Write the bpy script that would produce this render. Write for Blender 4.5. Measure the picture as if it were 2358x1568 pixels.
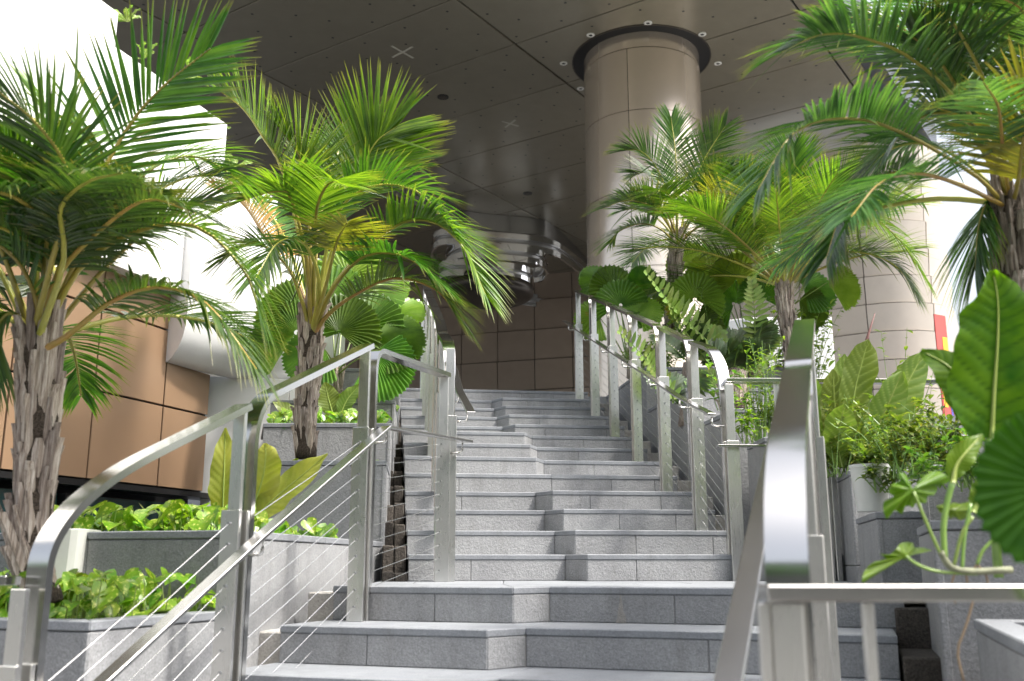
import bpy, math, random
from math import sin, cos, pi, radians, atan, atan2, sqrt
from mathutils import Vector, Matrix, Quaternion
V = Vector
sc = bpy.context.scene
for o in list(bpy.data.objects): bpy.data.objects.remove(o)
COL = sc.collection
rnd = random.Random(7)

# ------------------------------------------------------------------ camera, sky, sun, exposure
EYE = 1.6
FPX, PITCH = 2280.0, atan(513 / 2280.0)
cam_d = bpy.data.cameras.new('camera'); cam = bpy.data.objects.new('camera', cam_d); COL.objects.link(cam)
cam.location = (0, 0, EYE); cam.rotation_euler = (pi / 2 + PITCH, 0, 0)
cam_d.sensor_width = 36; cam_d.lens = 36 * FPX / 2358; cam_d.clip_end = 3000; cam_d.clip_start = .05
cam_d.dof.use_dof = True; cam_d.dof.focus_distance = 6.6; cam_d.dof.aperture_fstop = 3.3
sc.camera = cam
w = bpy.data.worlds.new('World'); sc.world = w; w.use_nodes = True
nt = w.node_tree; bg = nt.nodes['Background']; sky = nt.nodes.new('ShaderNodeTexSky')
sky.sky_type = 'NISHITA'; sky.sun_disc = False
SUN_EL, SUN_AZ = radians(58), radians(-19)
sunv = V((cos(SUN_EL) * cos(SUN_AZ), cos(SUN_EL) * sin(SUN_AZ), sin(SUN_EL)))
sky.sun_elevation = SUN_EL; sky.sun_rotation = atan2(sunv.x, sunv.y)
sky.dust_density = 7; sky.air_density = 1.0
hz = nt.nodes.new('ShaderNodeHueSaturation'); hz.inputs['Saturation'].default_value = .45   # humid white tropical sky
nt.links.new(sky.outputs[0], hz.inputs['Color']); nt.links.new(hz.outputs[0], bg.inputs[0]); bg.inputs[1].default_value = .15
sd = bpy.data.lights.new('sun', 'SUN'); sd.energy = 2.3; sd.angle = radians(5); sd.color = (1, .95, .87)
so = bpy.data.objects.new('sun', sd); COL.objects.link(so); so.rotation_euler = sunv.to_track_quat('Z', 'Y').to_euler()
so.location = (20, -4, 30)
sc.view_settings.view_transform = 'Standard'; sc.view_settings.look = 'None'
sc.view_settings.gamma = 1; sc.view_settings.exposure = 1.38
sc.render.engine = 'CYCLES'
sc.cycles.max_bounces = 8; sc.cycles.transparent_max_bounces = 8

# ------------------------------------------------------------------ survey helpers (photo sight lines -> world points)
def ray(px, py):
    x = (px - 1179) / FPX; y = (784 - py) / FPX
    return V((x, cos(PITCH) - y * sin(PITCH), sin(PITCH) + y * cos(PITCH)))
def at(px, py, Y):
    r = ray(px, py); return r * (Y / r.y) + V((0, 0, EYE))
def atz(px, py, z):
    r = ray(px, py); return r * ((z - EYE) / r.z) + V((0, 0, EYE))
def onplane(px, py, q, d):      # vertical plane through q (xy) running along d (xy)
    r = ray(px, py); n = (d[1], -d[0])
    k = (q[0] * n[0] + q[1] * n[1]) / (r.x * n[0] + r.y * n[1])
    return r * k + V((0, 0, EYE))

# ------------------------------------------------------------------ materials
def newmat(name):
    m = bpy.data.materials.new(name); m.use_nodes = True
    n = m.node_tree.nodes; b = n['Principled BSDF']; return m, m.node_tree, n, b
def ramp(nt, pos_cols):
    r = nt.nodes.new('ShaderNodeValToRGB'); e = r.color_ramp.elements
    while len(e) < len(pos_cols): e.new(.5)
    for i, (p, c) in enumerate(pos_cols): e[i].position = p; e[i].color = (*c, 1)
    return r
def noise(nt, scale, detail=4, rough=.6, coord=None, vec=None):
    t = nt.nodes.new('ShaderNodeTexNoise'); t.inputs['Scale'].default_value = scale
    t.inputs['Detail'].default_value = detail; t.inputs['Roughness'].default_value = rough
    if vec is None:
        g = nt.nodes.new('ShaderNodeNewGeometry'); vec = g.outputs['Position']
    nt.links.new(vec, t.inputs['Vector']); return t
def mixc(nt, a, b, fac, mode='MIX'):
    m = nt.nodes.new('ShaderNodeMix'); m.data_type = 'RGBA'; m.blend_type = mode
    for s, v in ((6, a), (7, b)):
        if isinstance(v, tuple): m.inputs[s].default_value = (*v, 1)
        else: nt.links.new(v, m.inputs[s])
    if isinstance(fac, (int, float)): m.inputs[0].default_value = fac
    else: nt.links.new(fac, m.inputs[0])
    return m.outputs[2]
def hsvvar(nt, colsock, h=.02, s=.1, v=.2):
    oi = nt.nodes.new('ShaderNodeObjectInfo'); hs = nt.nodes.new('ShaderNodeHueSaturation')
    def rng(mul, base, src):
        m = nt.nodes.new('ShaderNodeMath'); m.operation = 'MULTIPLY_ADD'; nt.links.new(src, m.inputs[0])
        m.inputs[1].default_value = mul; m.inputs[2].default_value = base; return m.outputs[0]
    nt.links.new(rng(h, .5 - h / 2, oi.outputs['Random']), hs.inputs['Hue'])
    nt.links.new(rng(v, 1 - v / 2, oi.outputs['Random']), hs.inputs['Value'])
    hs.inputs['Saturation'].default_value = 1
    nt.links.new(colsock, hs.inputs['Color']); return hs.outputs[0]
def bump(nt, b, h, strength, dist=.01):
    n = nt.nodes.new('ShaderNodeBump'); n.inputs['Strength'].default_value = strength
    n.inputs['Distance'].default_value = dist; nt.links.new(h, n.inputs['Height'])
    nt.links.new(n.outputs[0], b.inputs['Normal'])

def granite(name, dark, light, rough=.7, bmp=.3, var=.16):
    m, nt, n, b = newmat(name)
    a = noise(nt, 120, 3, .75); r = ramp(nt, [(.3, dark), (.7, light)]); nt.links.new(a.outputs[0], r.inputs[0])
    big = noise(nt, 1.7, 5, .6); r2 = ramp(nt, [(.3, (.76, .76, .77)), (.65, (1, 1, 1))]); nt.links.new(big.outputs[0], r2.inputs[0])
    c = mixc(nt, r.outputs[0], r2.outputs[0], 1.0, 'MULTIPLY')
    mid = noise(nt, 14, 4, .65); r3 = ramp(nt, [(.35, (.9, .9, .9)), (.6, (1, 1, 1))]); nt.links.new(mid.outputs[0], r3.inputs[0])
    c = mixc(nt, c, r3.outputs[0], 1.0, 'MULTIPLY')
    gg = nt.nodes.new('ShaderNodeNewGeometry'); mp_ = nt.nodes.new('ShaderNodeMapping'); mp_.inputs['Scale'].default_value = (1, 1, .14); nt.links.new(gg.outputs['Position'], mp_.inputs['Vector'])
    st = noise(nt, 9, 5, .7, vec=mp_.outputs[0]); rs = ramp(nt, [(.28, (.78, .77, .75)), (.5, (1, 1, 1)), (.72, (1, 1, 1)), (.8, (1.22, 1.2, 1.16))]); nt.links.new(st.outputs[0], rs.inputs[0]); c = mixc(nt, c, rs.outputs[0], .8, 'MULTIPLY')
    nt.links.new(hsvvar(nt, c, 0, 0, var), b.inputs['Base Color']); b.inputs['Roughness'].default_value = rough
    f = noise(nt, 60, 4, .7); bump(nt, b, f.outputs[0], bmp, .012); return m
def metal(name, col, rough, brushed=0.0, var=0.0, aniso=0.0):
    m, nt, n, b = newmat(name)
    b.inputs['Metallic'].default_value = 1; b.inputs['Base Color'].default_value = (*col, 1)
    b.inputs['Roughness'].default_value = rough
    if brushed:
        g = nt.nodes.new('ShaderNodeNewGeometry'); mp = nt.nodes.new('ShaderNodeMapping')
        mp.inputs['Scale'].default_value = (90, 90, 2); nt.links.new(g.outputs['Position'], mp.inputs['Vector'])
        t = noise(nt, 6, 3, .6, vec=mp.outputs[0])
        mr = nt.nodes.new('ShaderNodeMapRange'); nt.links.new(t.outputs[0], mr.inputs[0])
        mr.inputs[3].default_value = rough - brushed; mr.inputs[4].default_value = rough + brushed
        big = noise(nt, 5, 4, .6); ad = nt.nodes.new('ShaderNodeMath'); ad.operation = 'MULTIPLY_ADD'
        nt.links.new(big.outputs[0], ad.inputs[0]); ad.inputs[1].default_value = .06
        nt.links.new(mr.outputs[0], ad.inputs[2]); nt.links.new(ad.outputs[0], b.inputs['Roughness'])
    return m
def paint(name, col, rough=.45, metallic=0, mottled=.06, coat=0, var=.05, scale=3):
    m, nt, n, b = newmat(name)
    t = noise(nt, scale, 5, .6)
    r = ramp(nt, [(.3, tuple(c * (1 - mottled) for c in col)), (.7, tuple(min(1, c * (1 + mottled)) for c in col))])
    nt.links.new(t.outputs[0], r.inputs[0])
    nt.links.new(hsvvar(nt, r.outputs[0], 0, 0, var), b.inputs['Base Color'])
    b.inputs['Roughness'].default_value = rough; b.inputs['Metallic'].default_value = metallic
    b.inputs['Coat Weight'].default_value = coat; b.inputs['Coat Roughness'].default_value = .15
    return m
def leafmat(name, c1, c2, trans=.4, tcol=None, rough=.32, scale=9, h=.035, v=.45, spots=None, rib=None, tipcol=None, spec=.65):
    m, nt, n, b = newmat(name)
    t = noise(nt, scale, 3, .6); r = ramp(nt, [(.3, c1), (.7, c2)]); nt.links.new(t.outputs[0], r.inputs[0])
    c = r.outputs[0]
    if spots:
        t2 = noise(nt, 55, 3, .7); rr = ramp(nt, [(.56, (0, 0, 0)), (.64, (1, 1, 1))]); nt.links.new(t2.outputs[0], rr.inputs[0])
        c = mixc(nt, c, spots, rr.outputs[0])
    if rib:
        t3 = noise(nt, 2.2, 4, .7); rr = ramp(nt, [(.58, (0, 0, 0)), (.72, (1, 1, 1))]); nt.links.new(t3.outputs[0], rr.inputs[0])
        c = mixc(nt, c, rib, rr.outputs[0])
    c = hsvvar(nt, c, h, 0, v)
    if tipcol:
        at_ = nt.nodes.new('ShaderNodeAttribute'); at_.attribute_name = 'tip'; lo_ = nt.nodes.new('ShaderNodeAttribute'); lo_.attribute_name = 'lot'
        hv = nt.nodes.new('ShaderNodeHueSaturation'); nt.links.new(c, hv.inputs['Color'])
        mr = nt.nodes.new('ShaderNodeMapRange'); nt.links.new(lo_.outputs['Fac'], mr.inputs[0]); mr.inputs[3].default_value = .62; mr.inputs[4].default_value = 1.35; nt.links.new(mr.outputs[0], hv.inputs['Value'])
        mr = nt.nodes.new('ShaderNodeMapRange'); nt.links.new(lo_.outputs['Fac'], mr.inputs[0]); mr.inputs[3].default_value = .515; mr.inputs[4].default_value = .475; nt.links.new(mr.outputs[0], hv.inputs['Hue'])
        rr = ramp(nt, [(.72, (0, 0, 0)), (1.0, (.8, .8, .8))]); nt.links.new(at_.outputs['Fac'], rr.inputs[0]); c = mixc(nt, hv.outputs[0], tipcol, rr.outputs[0])
    nt.links.new(c, b.inputs['Base Color']); b.inputs['Roughness'].default_value = rough
    b.inputs['Specular IOR Level'].default_value = spec
    tr = nt.nodes.new('ShaderNodeBsdfTranslucent'); mx = nt.nodes.new('ShaderNodeMixShader'); mx.inputs[0].default_value = trans
    tc = mixc(nt, c, tcol or (1.4, 1.5, .55), 1.0, 'MULTIPLY'); nt.links.new(tc, tr.inputs['Color'])
    nt.links.new(b.outputs[0], mx.inputs[1]); nt.links.new(tr.outputs[0], mx.inputs[2])
    nt.links.new(mx.outputs[0], n['Material Output'].inputs[0]); return m

M = {}
M['riser'] = granite('flamed_granite', (.225, .23, .235), (.385, .39, .40), .75, .5)
M['tread'] = granite('honed_granite', (.20, .213, .232), (.29, .307, .33), .6, .18, .16)
M['cap'] = granite('honed_cap_granite', (.19, .2, .215), (.32, .335, .36), .55, .12, .08)
M['mortar'] = granite('grout', (.5, .49, .47), (.62, .61, .59), .9, .3, 0)
M['raw'] = granite('raw_concrete', (.34, .325, .3), (.5, .48, .45), .9, .7, .2)
M['brickraw'] = granite('raw_brick', (.035, .03, .026), (.14, .12, .10), .95, .9, .5)
M['soil'] = granite('soil', (.02, .015, .01), (.07, .05, .035), .95, 1)
M['steel'] = metal('brushed_steel', (.60, .59, .57), .13, .05)
M['poststeel'] = metal('satin_post_steel', (.73, .72, .70), .26, .06)
M['handsteel'] = metal('handrail_steel', (.60, .59, .58), .2, .05)
M['chrome'] = metal('mirror_chrome', (.86, .87, .88), .02)
M['satin'] = metal('satin_steel', (.42, .42, .42), .3, .04)
M['wire'] = metal('wire_steel', (.75, .75, .76), .2)
M['ceil'] = paint('bronze_soffit', (.25, .228, .175), .3, .4, .05, .15, .1)
M['joint'] = paint('dark_joint', (.012, .012, .013), .7)
M['colm'] = paint('champagne_cladding', (.76, .66, .55), .2, .72, .02, .3, .03)
M['collar'] = paint('bronze_collar', (.07, .06, .05), .35, .5)
M['wall'] = paint('cream_cladding', (.47, .425, .37), .5, 0, .05, 0, .08)
M['darkwall'] = paint('brown_cladding', (.34, .265, .205), .45, .1, .05, .1, .1)
M['tan'] = paint('tan_panel', (.27, .172, .104), .4, .1, .04, .2, .06, 1.2)
M['white'] = paint('white_paint', (.8, .8, .8), .4, 0, .02, .1, .02)
M['offwhite'] = paint('pale_grey_paint', (.68, .68, .69), .4, 0, .04, .1, .02)
M['potw'] = paint('pot_white', (.6, .61, .58), .35, 0, .06, .2, .05, 8)
M['black'] = paint('black_frame', (.012, .012, .013), .3)
M['lightring'] = paint('downlight_ring', (.75, .74, .7), .4)
M['tape'] = paint('masking_tape', (.42, .4, .33), .7)
M['red'] = paint('banner_red', (.42, .07, .06), .6)
M['yellow'] = paint('banner_yellow', (.85, .5, .03), .6)
M['violet'] = paint('banner_violet', (.12, .1, .5), .6)
M['navy'] = paint('navy_fascia', (.03, .035, .05), .4)
M['ground'] = paint('street_paving', (.13, .13, .125), .8, 0, .15, 0, 0, 1.5)
m, nt, n, b = newmat('dark_glass'); b.inputs['Base Color'].default_value = (.03, .085, .09, 1); b.inputs['Roughness'].default_value = .04
b.inputs['Specular IOR Level'].default_value = .9; M['glass'] = m
# bark
m, nt, n, b = newmat('palm_bark'); mp = nt.nodes.new('ShaderNodeMapping'); g = nt.nodes.new('ShaderNodeNewGeometry')
mp.inputs['Scale'].default_value = (1, 1, .06); nt.links.new(g.outputs['Position'], mp.inputs['Vector'])
t = noise(nt, 90, 5, .7, vec=mp.outputs[0]); r = ramp(nt, [(.3, (.10, .075, .06)), (.48, (.36, .29, .24)), (.68, (.62, .56, .50))]); nt.links.new(t.outputs[0], r.inputs[0])
nt.links.new(hsvvar(nt, r.outputs[0], .02, 0, .7), b.inputs['Base Color']); b.inputs['Roughness'].default_value = .9; bump(nt, b, t.outputs[0], 1, .02); M['bark'] = m
m, nt, n, b = newmat('palm_fibre'); t = noise(nt, 150, 4, .7, vec=None); r = ramp(nt, [(.35, (.02, .014, .01)), (.7, (.2, .15, .11))]); nt.links.new(t.outputs[0], r.inputs[0])
nt.links.new(r.outputs[0], b.inputs['Base Color']); b.inputs['Roughness'].default_value = 1; bump(nt, b, t.outputs[0], 1, .03); M['fibre'] = m
M['frond'] = leafmat('palm_leaflet', (.034, .095, .009), (.072, .165, .017), .36, h=.03, v=.5, tipcol=(.24, .2, .05))
M['frond_b'] = leafmat('palm_leaflet_light', (.08, .165, .014), (.145, .25, .024), .42, h=.03, v=.35, tipcol=(.24, .2, .05))
M['frond_d'] = leafmat('palm_leaflet_dark', (.022, .06, .012), (.05, .11, .02), .3, h=.03, v=.4, tipcol=(.24, .2, .05))
M['frond_e'] = leafmat('palm_leaflet_blue_green', (.04, .105, .03), (.085, .175, .055), .45, rough=.26, h=.03, v=.4, tipcol=(.24, .2, .05), spec=.9)
M['frond_y'] = leafmat('palm_leaflet_yellow', (.20, .22, .025), (.30, .30, .04), .4, h=.03, v=.25, tipcol=(.3, .22, .06))
M['frond_o'] = leafmat('palm_leaflet_dry', (.30, .16, .04), (.45, .30, .09), .3, h=.03, v=.3)
M['rachis'] = leafmat('palm_stalk', (.26, .25, .035), (.42, .36, .06), .05, h=.05, v=.4)
M['rachis_o'] = leafmat('palm_stalk_orange', (.42, .2, .06), (.36, .3, .05), .05, h=.03, v=.3)
M['fan'] = leafmat('fan_leaf', (.05, .125, .012), (.125, .24, .022), .35, rough=.42, h=.04, v=.6)
M['fan_n'] = leafmat('near_fan_leaf', (.012, .05, .004), (.035, .10, .008), .35, rough=.75, spec=.15, h=.02, v=.2)
M['fan_y'] = leafmat('fan_leaf_pale', (.16, .26, .03), (.26, .36, .06), .45, rough=.3, h=.04, v=.4)
M['fan_r'] = leafmat('fan_leaf_rusty', (.14, .22, .03), (.2, .3, .04), .4, rough=.35, rib=(.42, .16, .05), h=.03, v=.3)
M['pothos'] = leafmat('pothos_leaf', (.11, .25, .01), (.23, .37, .025), .35, rough=.3, spots=(.62, .66, .18), h=.03, v=.45, scale=20)
M['pothos_d'] = leafmat('pothos_leaf_deep', (.07, .22, .02), (.18, .36, .04), .4, rough=.3, spots=(.45, .52, .12), h=.03, v=.5, scale=20)
M['bigleaf'] = leafmat('nest_leaf', (.085, .155, .018), (.17, .24, .035), .4, rough=.4, h=.04, v=.35, scale=5, tipcol=(.30, .37, .11))
M['bigleaf_y'] = leafmat('nest_leaf_yellow', (.20, .23, .03), (.36, .35, .06), .35, rough=.4, h=.03, v=.3, scale=6, tipcol=(.36, .37, .10))
M['ear'] = leafmat('ear_leaf', (.02, .085, .004), (.11, .21, .006), .5, rough=.6, spec=.2, h=.02, v=.2, scale=7, tipcol=(.02, .07, .004))
M['philo'] = leafmat('philodendron_leaf', (.045, .12, .006), (.13, .22, .01), .45, tipcol=(.26, .33, .08), spec=.3, rough=.35, h=.03, v=.5, scale=8)
M['zamia'] = leafmat('cardboard_leaf', (.14, .22, .05), (.24, .33, .08), .3, rough=.45, h=.04, v=.5)
M['zamia_d'] = leafmat('cardboard_leaf_dark', (.03, .065, .022), (.08, .13, .04), .25, rough=.4, h=.04, v=.4)
M['shrub'] = leafmat('shrub_leaf', (.065, .15, .018), (.17, .28, .05), .4, rough=.4, h=.05, v=.5, scale=14, tipcol=(.3, .22, .06))
M['bamboo'] = leafmat('bamboo_leaf', (.09, .18, .015), (.19, .29, .035), .45, rough=.4, h=.05, v=.4, scale=14, tipcol=(.3, .22, .06))
M['fern'] = leafmat('fern_leaf', (.13, .24, .03), (.25, .36, .06), .4, rough=.45, h=.03, v=.4)
M['stem'] = leafmat('green_stem', (.13, .24, .04), (.25, .36, .08), .1, h=.04, v=.3)
M['vein'] = leafmat('leaf_vein', (.30, .40, .08), (.42, .5, .14), .1, h=.02, v=.1)
M['spike'] = paint('flower_spike', (.16, .07, .06), .5)
M['root'] = paint('aerial_root', (.2, .14, .08), .8)
M['barkstem'] = paint('mottled_stem', (.2, .21, .13), .7, 0, .3, 0, .1, 60)

# ------------------------------------------------------------------ mesh helpers
class MB:
    def __init__(s): s.v = []; s.f = []; s.tip = None
    def add(s, vs, fs):
        k = len(s.v); s.v += [V(p) for p in vs]; s.f += [tuple(i + k for i in f) for f in fs]; return s
    def box(s, c, ax, ay, az):     # centre + three half-axis vectors
        c = V(c); ax, ay, az = V(ax), V(ay), V(az)
        p = [c + ax * i + ay * j + az * k for k in (-1, 1) for j in (-1, 1) for i in (-1, 1)]
        f = [(0, 2, 3, 1), (4, 5, 7, 6), (0, 1, 5, 4), (2, 6, 7, 3), (0, 4, 6, 2), (1, 3, 7, 5)]
        if ax.cross(ay).dot(az) < 0: f = [q[::-1] for q in f]
        return s.add(p, f)
    def prism(s, poly, z0, z1):
        n = len(poly); a = sum(poly[i][0] * poly[(i + 1) % n][1] - poly[(i + 1) % n][0] * poly[i][1] for i in range(n))
        if a < 0: poly = poly[::-1]
        vs = [(p[0], p[1], z0) for p in poly] + [(p[0], p[1], z1) for p in poly]
        fs = [tuple(range(n))[::-1], tuple(range(n, 2 * n))] + [(i, (i + 1) % n, n + (i + 1) % n, n + i) for i in range(n)]
        return s.add(vs, fs)
    def sweep(s, pts, prof, up=(0, 0, 1), closed=False, caps=True, side=None):
        # prof: list of (across, out) ; side vector fixed if given
        pts = [V(p) for p in pts]; n = len(pts); m = len(prof); vs = []
        for i in range(n):
            a = pts[i - 1] if (i > 0 or closed) else pts[i]; b = pts[(i + 1) % n] if (i < n - 1 or closed) else pts[i]
            t1 = (pts[i] - a); t2 = (b - pts[i]); t = (t1.normalized() if t1.length > 1e-9 else V((0, 0, 0))) + (t2.normalized() if t2.length > 1e-9 else V((0, 0, 0)))
            t.normalize(); S = V(side) if side is not None else t.cross(V(up)).normalized()
            N = S.cross(t).normalized(); k = 1
            if t1.length > 1e-9 and t2.length > 1e-9:
                cs = t.dot(t1.normalized()); k = 1 / max(.3, cs)
            vs += [pts[i] + S * (u if side is not None else u * k) + N * (q * k if side is not None else q) for u, q in prof]
        fs = []
        for i in range(n if closed else n - 1):
            j = (i + 1) % n
            for q in range(m):
                r = (q + 1) % m; fs.append((i * m + q, j * m + q, j * m + r, i * m + r))
        if caps and not closed: fs += [tuple(range(m)), tuple(range((n - 1) * m, n * m))[::-1]]
        return s.add(vs, fs)
    def tube(s, pts, rad, k=6, cap=True):
        pts = [V(p) for p in pts]; n = len(pts); vs = []; fs = []
        if not isinstance(rad, (list, tuple)): rad = [rad] * n
        ref = V((0, 0, 1)); t0 = (pts[-1] - pts[0])
        if abs(t0.normalized().z) > .9: ref = V((0, 1, 0))
        for i in range(n):
            t = (pts[min(i + 1, n - 1)] - pts[max(i - 1, 0)]).normalized()
            a = t.cross(ref)
            if a.length < 1e-4: a = t.cross(V((1, 0, 0)))
            a.normalize(); b = t.cross(a)
            vs += [pts[i] + (a * cos(2 * pi * q / k) + b * sin(2 * pi * q / k)) * rad[i] for q in range(k)]
        for i in range(n - 1):
            for q in range(k):
                r = (q + 1) % k; fs.append((i * k + q, i * k + r, i * k + k + r, i * k + k + q))
        if cap: fs += [tuple(range(k)), tuple(range((n - 1) * k, n * k))[::-1]]
        return s.add(vs, fs)
    def build(s, name, mat, parent=None, smooth=False, bevel=0, fix=True):
        me = bpy.data.meshes.new(name)
        off = parent_world(parent)
        me.from_pydata([p - off for p in s.v], [], s.f); me.materials.append(mat)
        if s.tip:
            a1 = me.attributes.new('tip', 'FLOAT', 'POINT'); a1.data.foreach_set('value', [q[0] for q in s.tip])
            a2 = me.attributes.new('lot', 'FLOAT', 'POINT'); a2.data.foreach_set('value', [q[1] for q in s.tip])
        if fix:
            import bmesh
            bm = bmesh.new(); bm.from_mesh(me); bmesh.ops.recalc_face_normals(bm, faces=bm.faces); bm.to_mesh(me); bm.free()
        if smooth: me.polygons.foreach_set('use_smooth', [True] * len(me.polygons))
        o = bpy.data.objects.new(name, me); COL.objects.link(o); o.parent = parent
        if bevel:
            bv = o.modifiers.new('edge', 'BEVEL'); bv.width = bevel; bv.segments = 1; bv.limit_method = 'ANGLE'
        return o
def parent_world(p):
    off = V((0, 0, 0))
    while p is not None: off += V(p.location); p = p.parent
    return off
def tag(o, label=None, cat=None, group=None, kind=None):
    if label: o['label'] = label
    if cat: o['category'] = cat
    if group: o['group'] = group
    if kind: o['kind'] = kind
    return o
def thing(name, loc, label=None, cat=None, group=None, kind=None):
    o = bpy.data.objects.new(name, None); COL.objects.link(o); o.location = V(loc); o.empty_display_size = .1
    return tag(o, label, cat, group, kind)
def catmull(P, n):
    P = [V(p) for p in P]; Q = [P[0] * 2 - P[1]] + P + [P[-1] * 2 - P[-2]]; out = []
    m = len(P) - 1
    for i in range(n):
        u = i / (n - 1) * m; k = min(int(u), m - 1); t = u - k
        a, b, c, d = Q[k:k + 4]
        out.append(.5 * ((2 * b) + (c - a) * t + (2 * a - 5 * b + 4 * c - d) * t * t + (3 * b - a - 3 * c + d) * t ** 3))
    return out
def v3(p, z): return V((p[0], p[1], z))

# ------------------------------------------------------------------ ground, terrace, stairs
TREE = leafmat('street_tree_leaf', (.03, .08, .015), (.08, .17, .03), .3)
S1 = V((sin(radians(18.6)), cos(radians(18.6)), 0)); R1 = V((S1.y, -S1.x, 0))
S2 = V((sin(radians(-7.4)), cos(radians(-7.4)), 0)); R2 = V((S2.y, -S2.x, 0))
RISE, TREAD = .15, .41
mb = MB().add([(-400, -400, 0), (400, -400, 0), (400, 600, 0), (-400, 600, 0)], [(0, 1, 2, 3)])
tag(mb.build('ground', M['ground']), 'grey paved street level far around the stairs', kind='structure')
g = MB().prism([(-14, 12.6), (-1.5, 12.6), (-1.5, 11.12), (2.0, 11.12), (2.0, 12.6), (30, 12.6), (30, 60), (-14, 60)], .004, 3.45)
tag(g.build('plaza_terrace', M['tread']), 'raised plaza floor at the head of the stairs', kind='structure')

# the far side of the street, behind the camera: it shows only in the polished steel and chrome
st_b = thing('street_building', (0, -34, 0), 'long grey glass fronted building across the street behind the viewer', 'building')
MB().box((0, -38, 7.5), (60, 0, 0), (0, 4, 0), (0, 0, 7.5)).build('wall', paint('street_concrete', (.17, .165, .155), .7), st_b)
for q in range(3): MB().box((0, -33.95, 2.6 + 4.2 * q), (58, 0, 0), (0, .06, 0), (0, 0, 1.2)).build('window_band', paint('street_glass', (.03, .045, .05), .1), st_b)
b = MB()
for q in range(9):
    R = random.Random(q); x = -34 + q * 8.5 + R.uniform(-1, 1); y = -17 + R.uniform(-2, 2)
    b.tube([V((x, y, 0)), V((x + .1, y, 2.2)), V((x, y, 4.4))], [.22, .16, .1], 8)
    for i in range(1500):
        d = V((R.gauss(0, 1), R.gauss(0, 1), R.gauss(0, .8))).normalized() * (R.random() ** .4); p = V((x, y, 5.6)) + V((d.x * 3.2, d.y * 3, d.z * 2.6)); a_ = V((R.gauss(0, 1), R.gauss(0, 1), R.gauss(0, 1))).normalized() * .28; c_ = a_.cross(V((R.random(), R.random(), 1))).normalized() * .16
        b.add([p - a_, p + c_, p + a_, p - c_], [(0, 1, 2, 3)])
tag(b.build('street_trees', TREE, None, fix=False), 'row of leafy street trees across the road behind the viewer', 'trees', kind='stuff')

stairs = thing('staircase', (0, 5, 0), kind='structure')
core = MB()
def slab(name, c, ax, ay, az, mat, bev=.003): return MB().box(c, ax, ay, az).build(name, mat, stairs, bevel=bev)
def riser_pieces(a, b, z0, z1, joints, n, mat=None):
    # face slabs 22 mm thick between points a and b (front line), n = outward normal
    a, b = V(a), V(b); L = (b - a).length; d = (b - a) / L
    cuts = [0] + [j for j in joints if .08 < j < L - .08] + [L]
    for i in range(len(cuts) - 1):
        s, e = cuts[i] + .0014, cuts[i + 1] - .0014
        c = a + d * ((s + e) / 2) - n * .011; c.z = (z0 + z1) / 2
        slab('riser_slab', c, d * ((e - s) / 2), n * .011, V((0, 0, (z1 - z0) / 2)), mat or M['riser'])
def tread_piece(poly, z): MB().prism([tuple(p)[:2] for p in poly], z - .03, z).build('tread_slab', M['tread'], stairs, bevel=.004)
def step(S, R, c0, k, rl, rj, rr, dl, dr, depth, jl, joints_l=(), joints_r=()):
    """one step: left and right halves whose fronts lie dl and dr in front of line c0; rj = jog at the left/right meeting; jl = jog lateral shift"""
    z1 = 1.5 + RISE * k; z0 = z1 - RISE; n = -S
    P = lambda r, s: R * r + S * s
    sl, sr = c0 - dl, c0 - dr
    ra = rj - jl / 2 if dl < dr else rj + jl / 2      # lateral of the rear end of the jog belongs to the recessed half
    if dl > dr: jL, jR = rj, rj + jl       # left protrudes: jog runs from left front corner to right rear
    elif dl < dr: jL, jR = rj - jl, rj
    else: jL = jR = rj
    zb, zt = z0 + .001, z1 - .031
    ins = .004
    riser_pieces(P(rl, sl + ins), P(jL, sl + ins), zb, zt, joints_l, n)
    riser_pieces(P(jR, sr + ins), P(rr, sr + ins), zb, zt, joints_r, n)
    back = c0 + depth
    if dl != dr:
        a, b = P(jL, sl + ins), P(jR, sr + ins); d = (b - a).normalized()
        nn = V((d.y, -d.x, 0)); riser_pieces(a + nn * .001, b + nn * .001, zb, zt, (), nn)
    tl = [P(rl, sl), P(jL, sl), P(jR, sr), P(jR, back), P(rl, back)] if dl > dr else [P(rl, sl), P(jL, sl), P(jL, back), P(rl, back)]
    tr = [P(jR, sr), P(rr, sr), P(rr, back), P(jR, back)] if dl > dr else [P(jL, sl), P(jR, sr), P(rr, sr), P(rr, back), P(jL, back)]
    mids = [.5]
    tread_piece([p for p in tl], z1); tread_piece([p for p in tr], z1)
    q = .0125
    core.prism([tuple(P(rl + .012, sl + q))[:2], tuple(P(jL, sl + q))[:2], tuple(P(jR, sr + q))[:2], tuple(P(rr - .012, sr + q))[:2], tuple(P(rr - .012, back + .35))[:2], tuple(P(rl + .012, back + .35))[:2]], max(.02, z0 - .4), z1 - .032)
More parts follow.
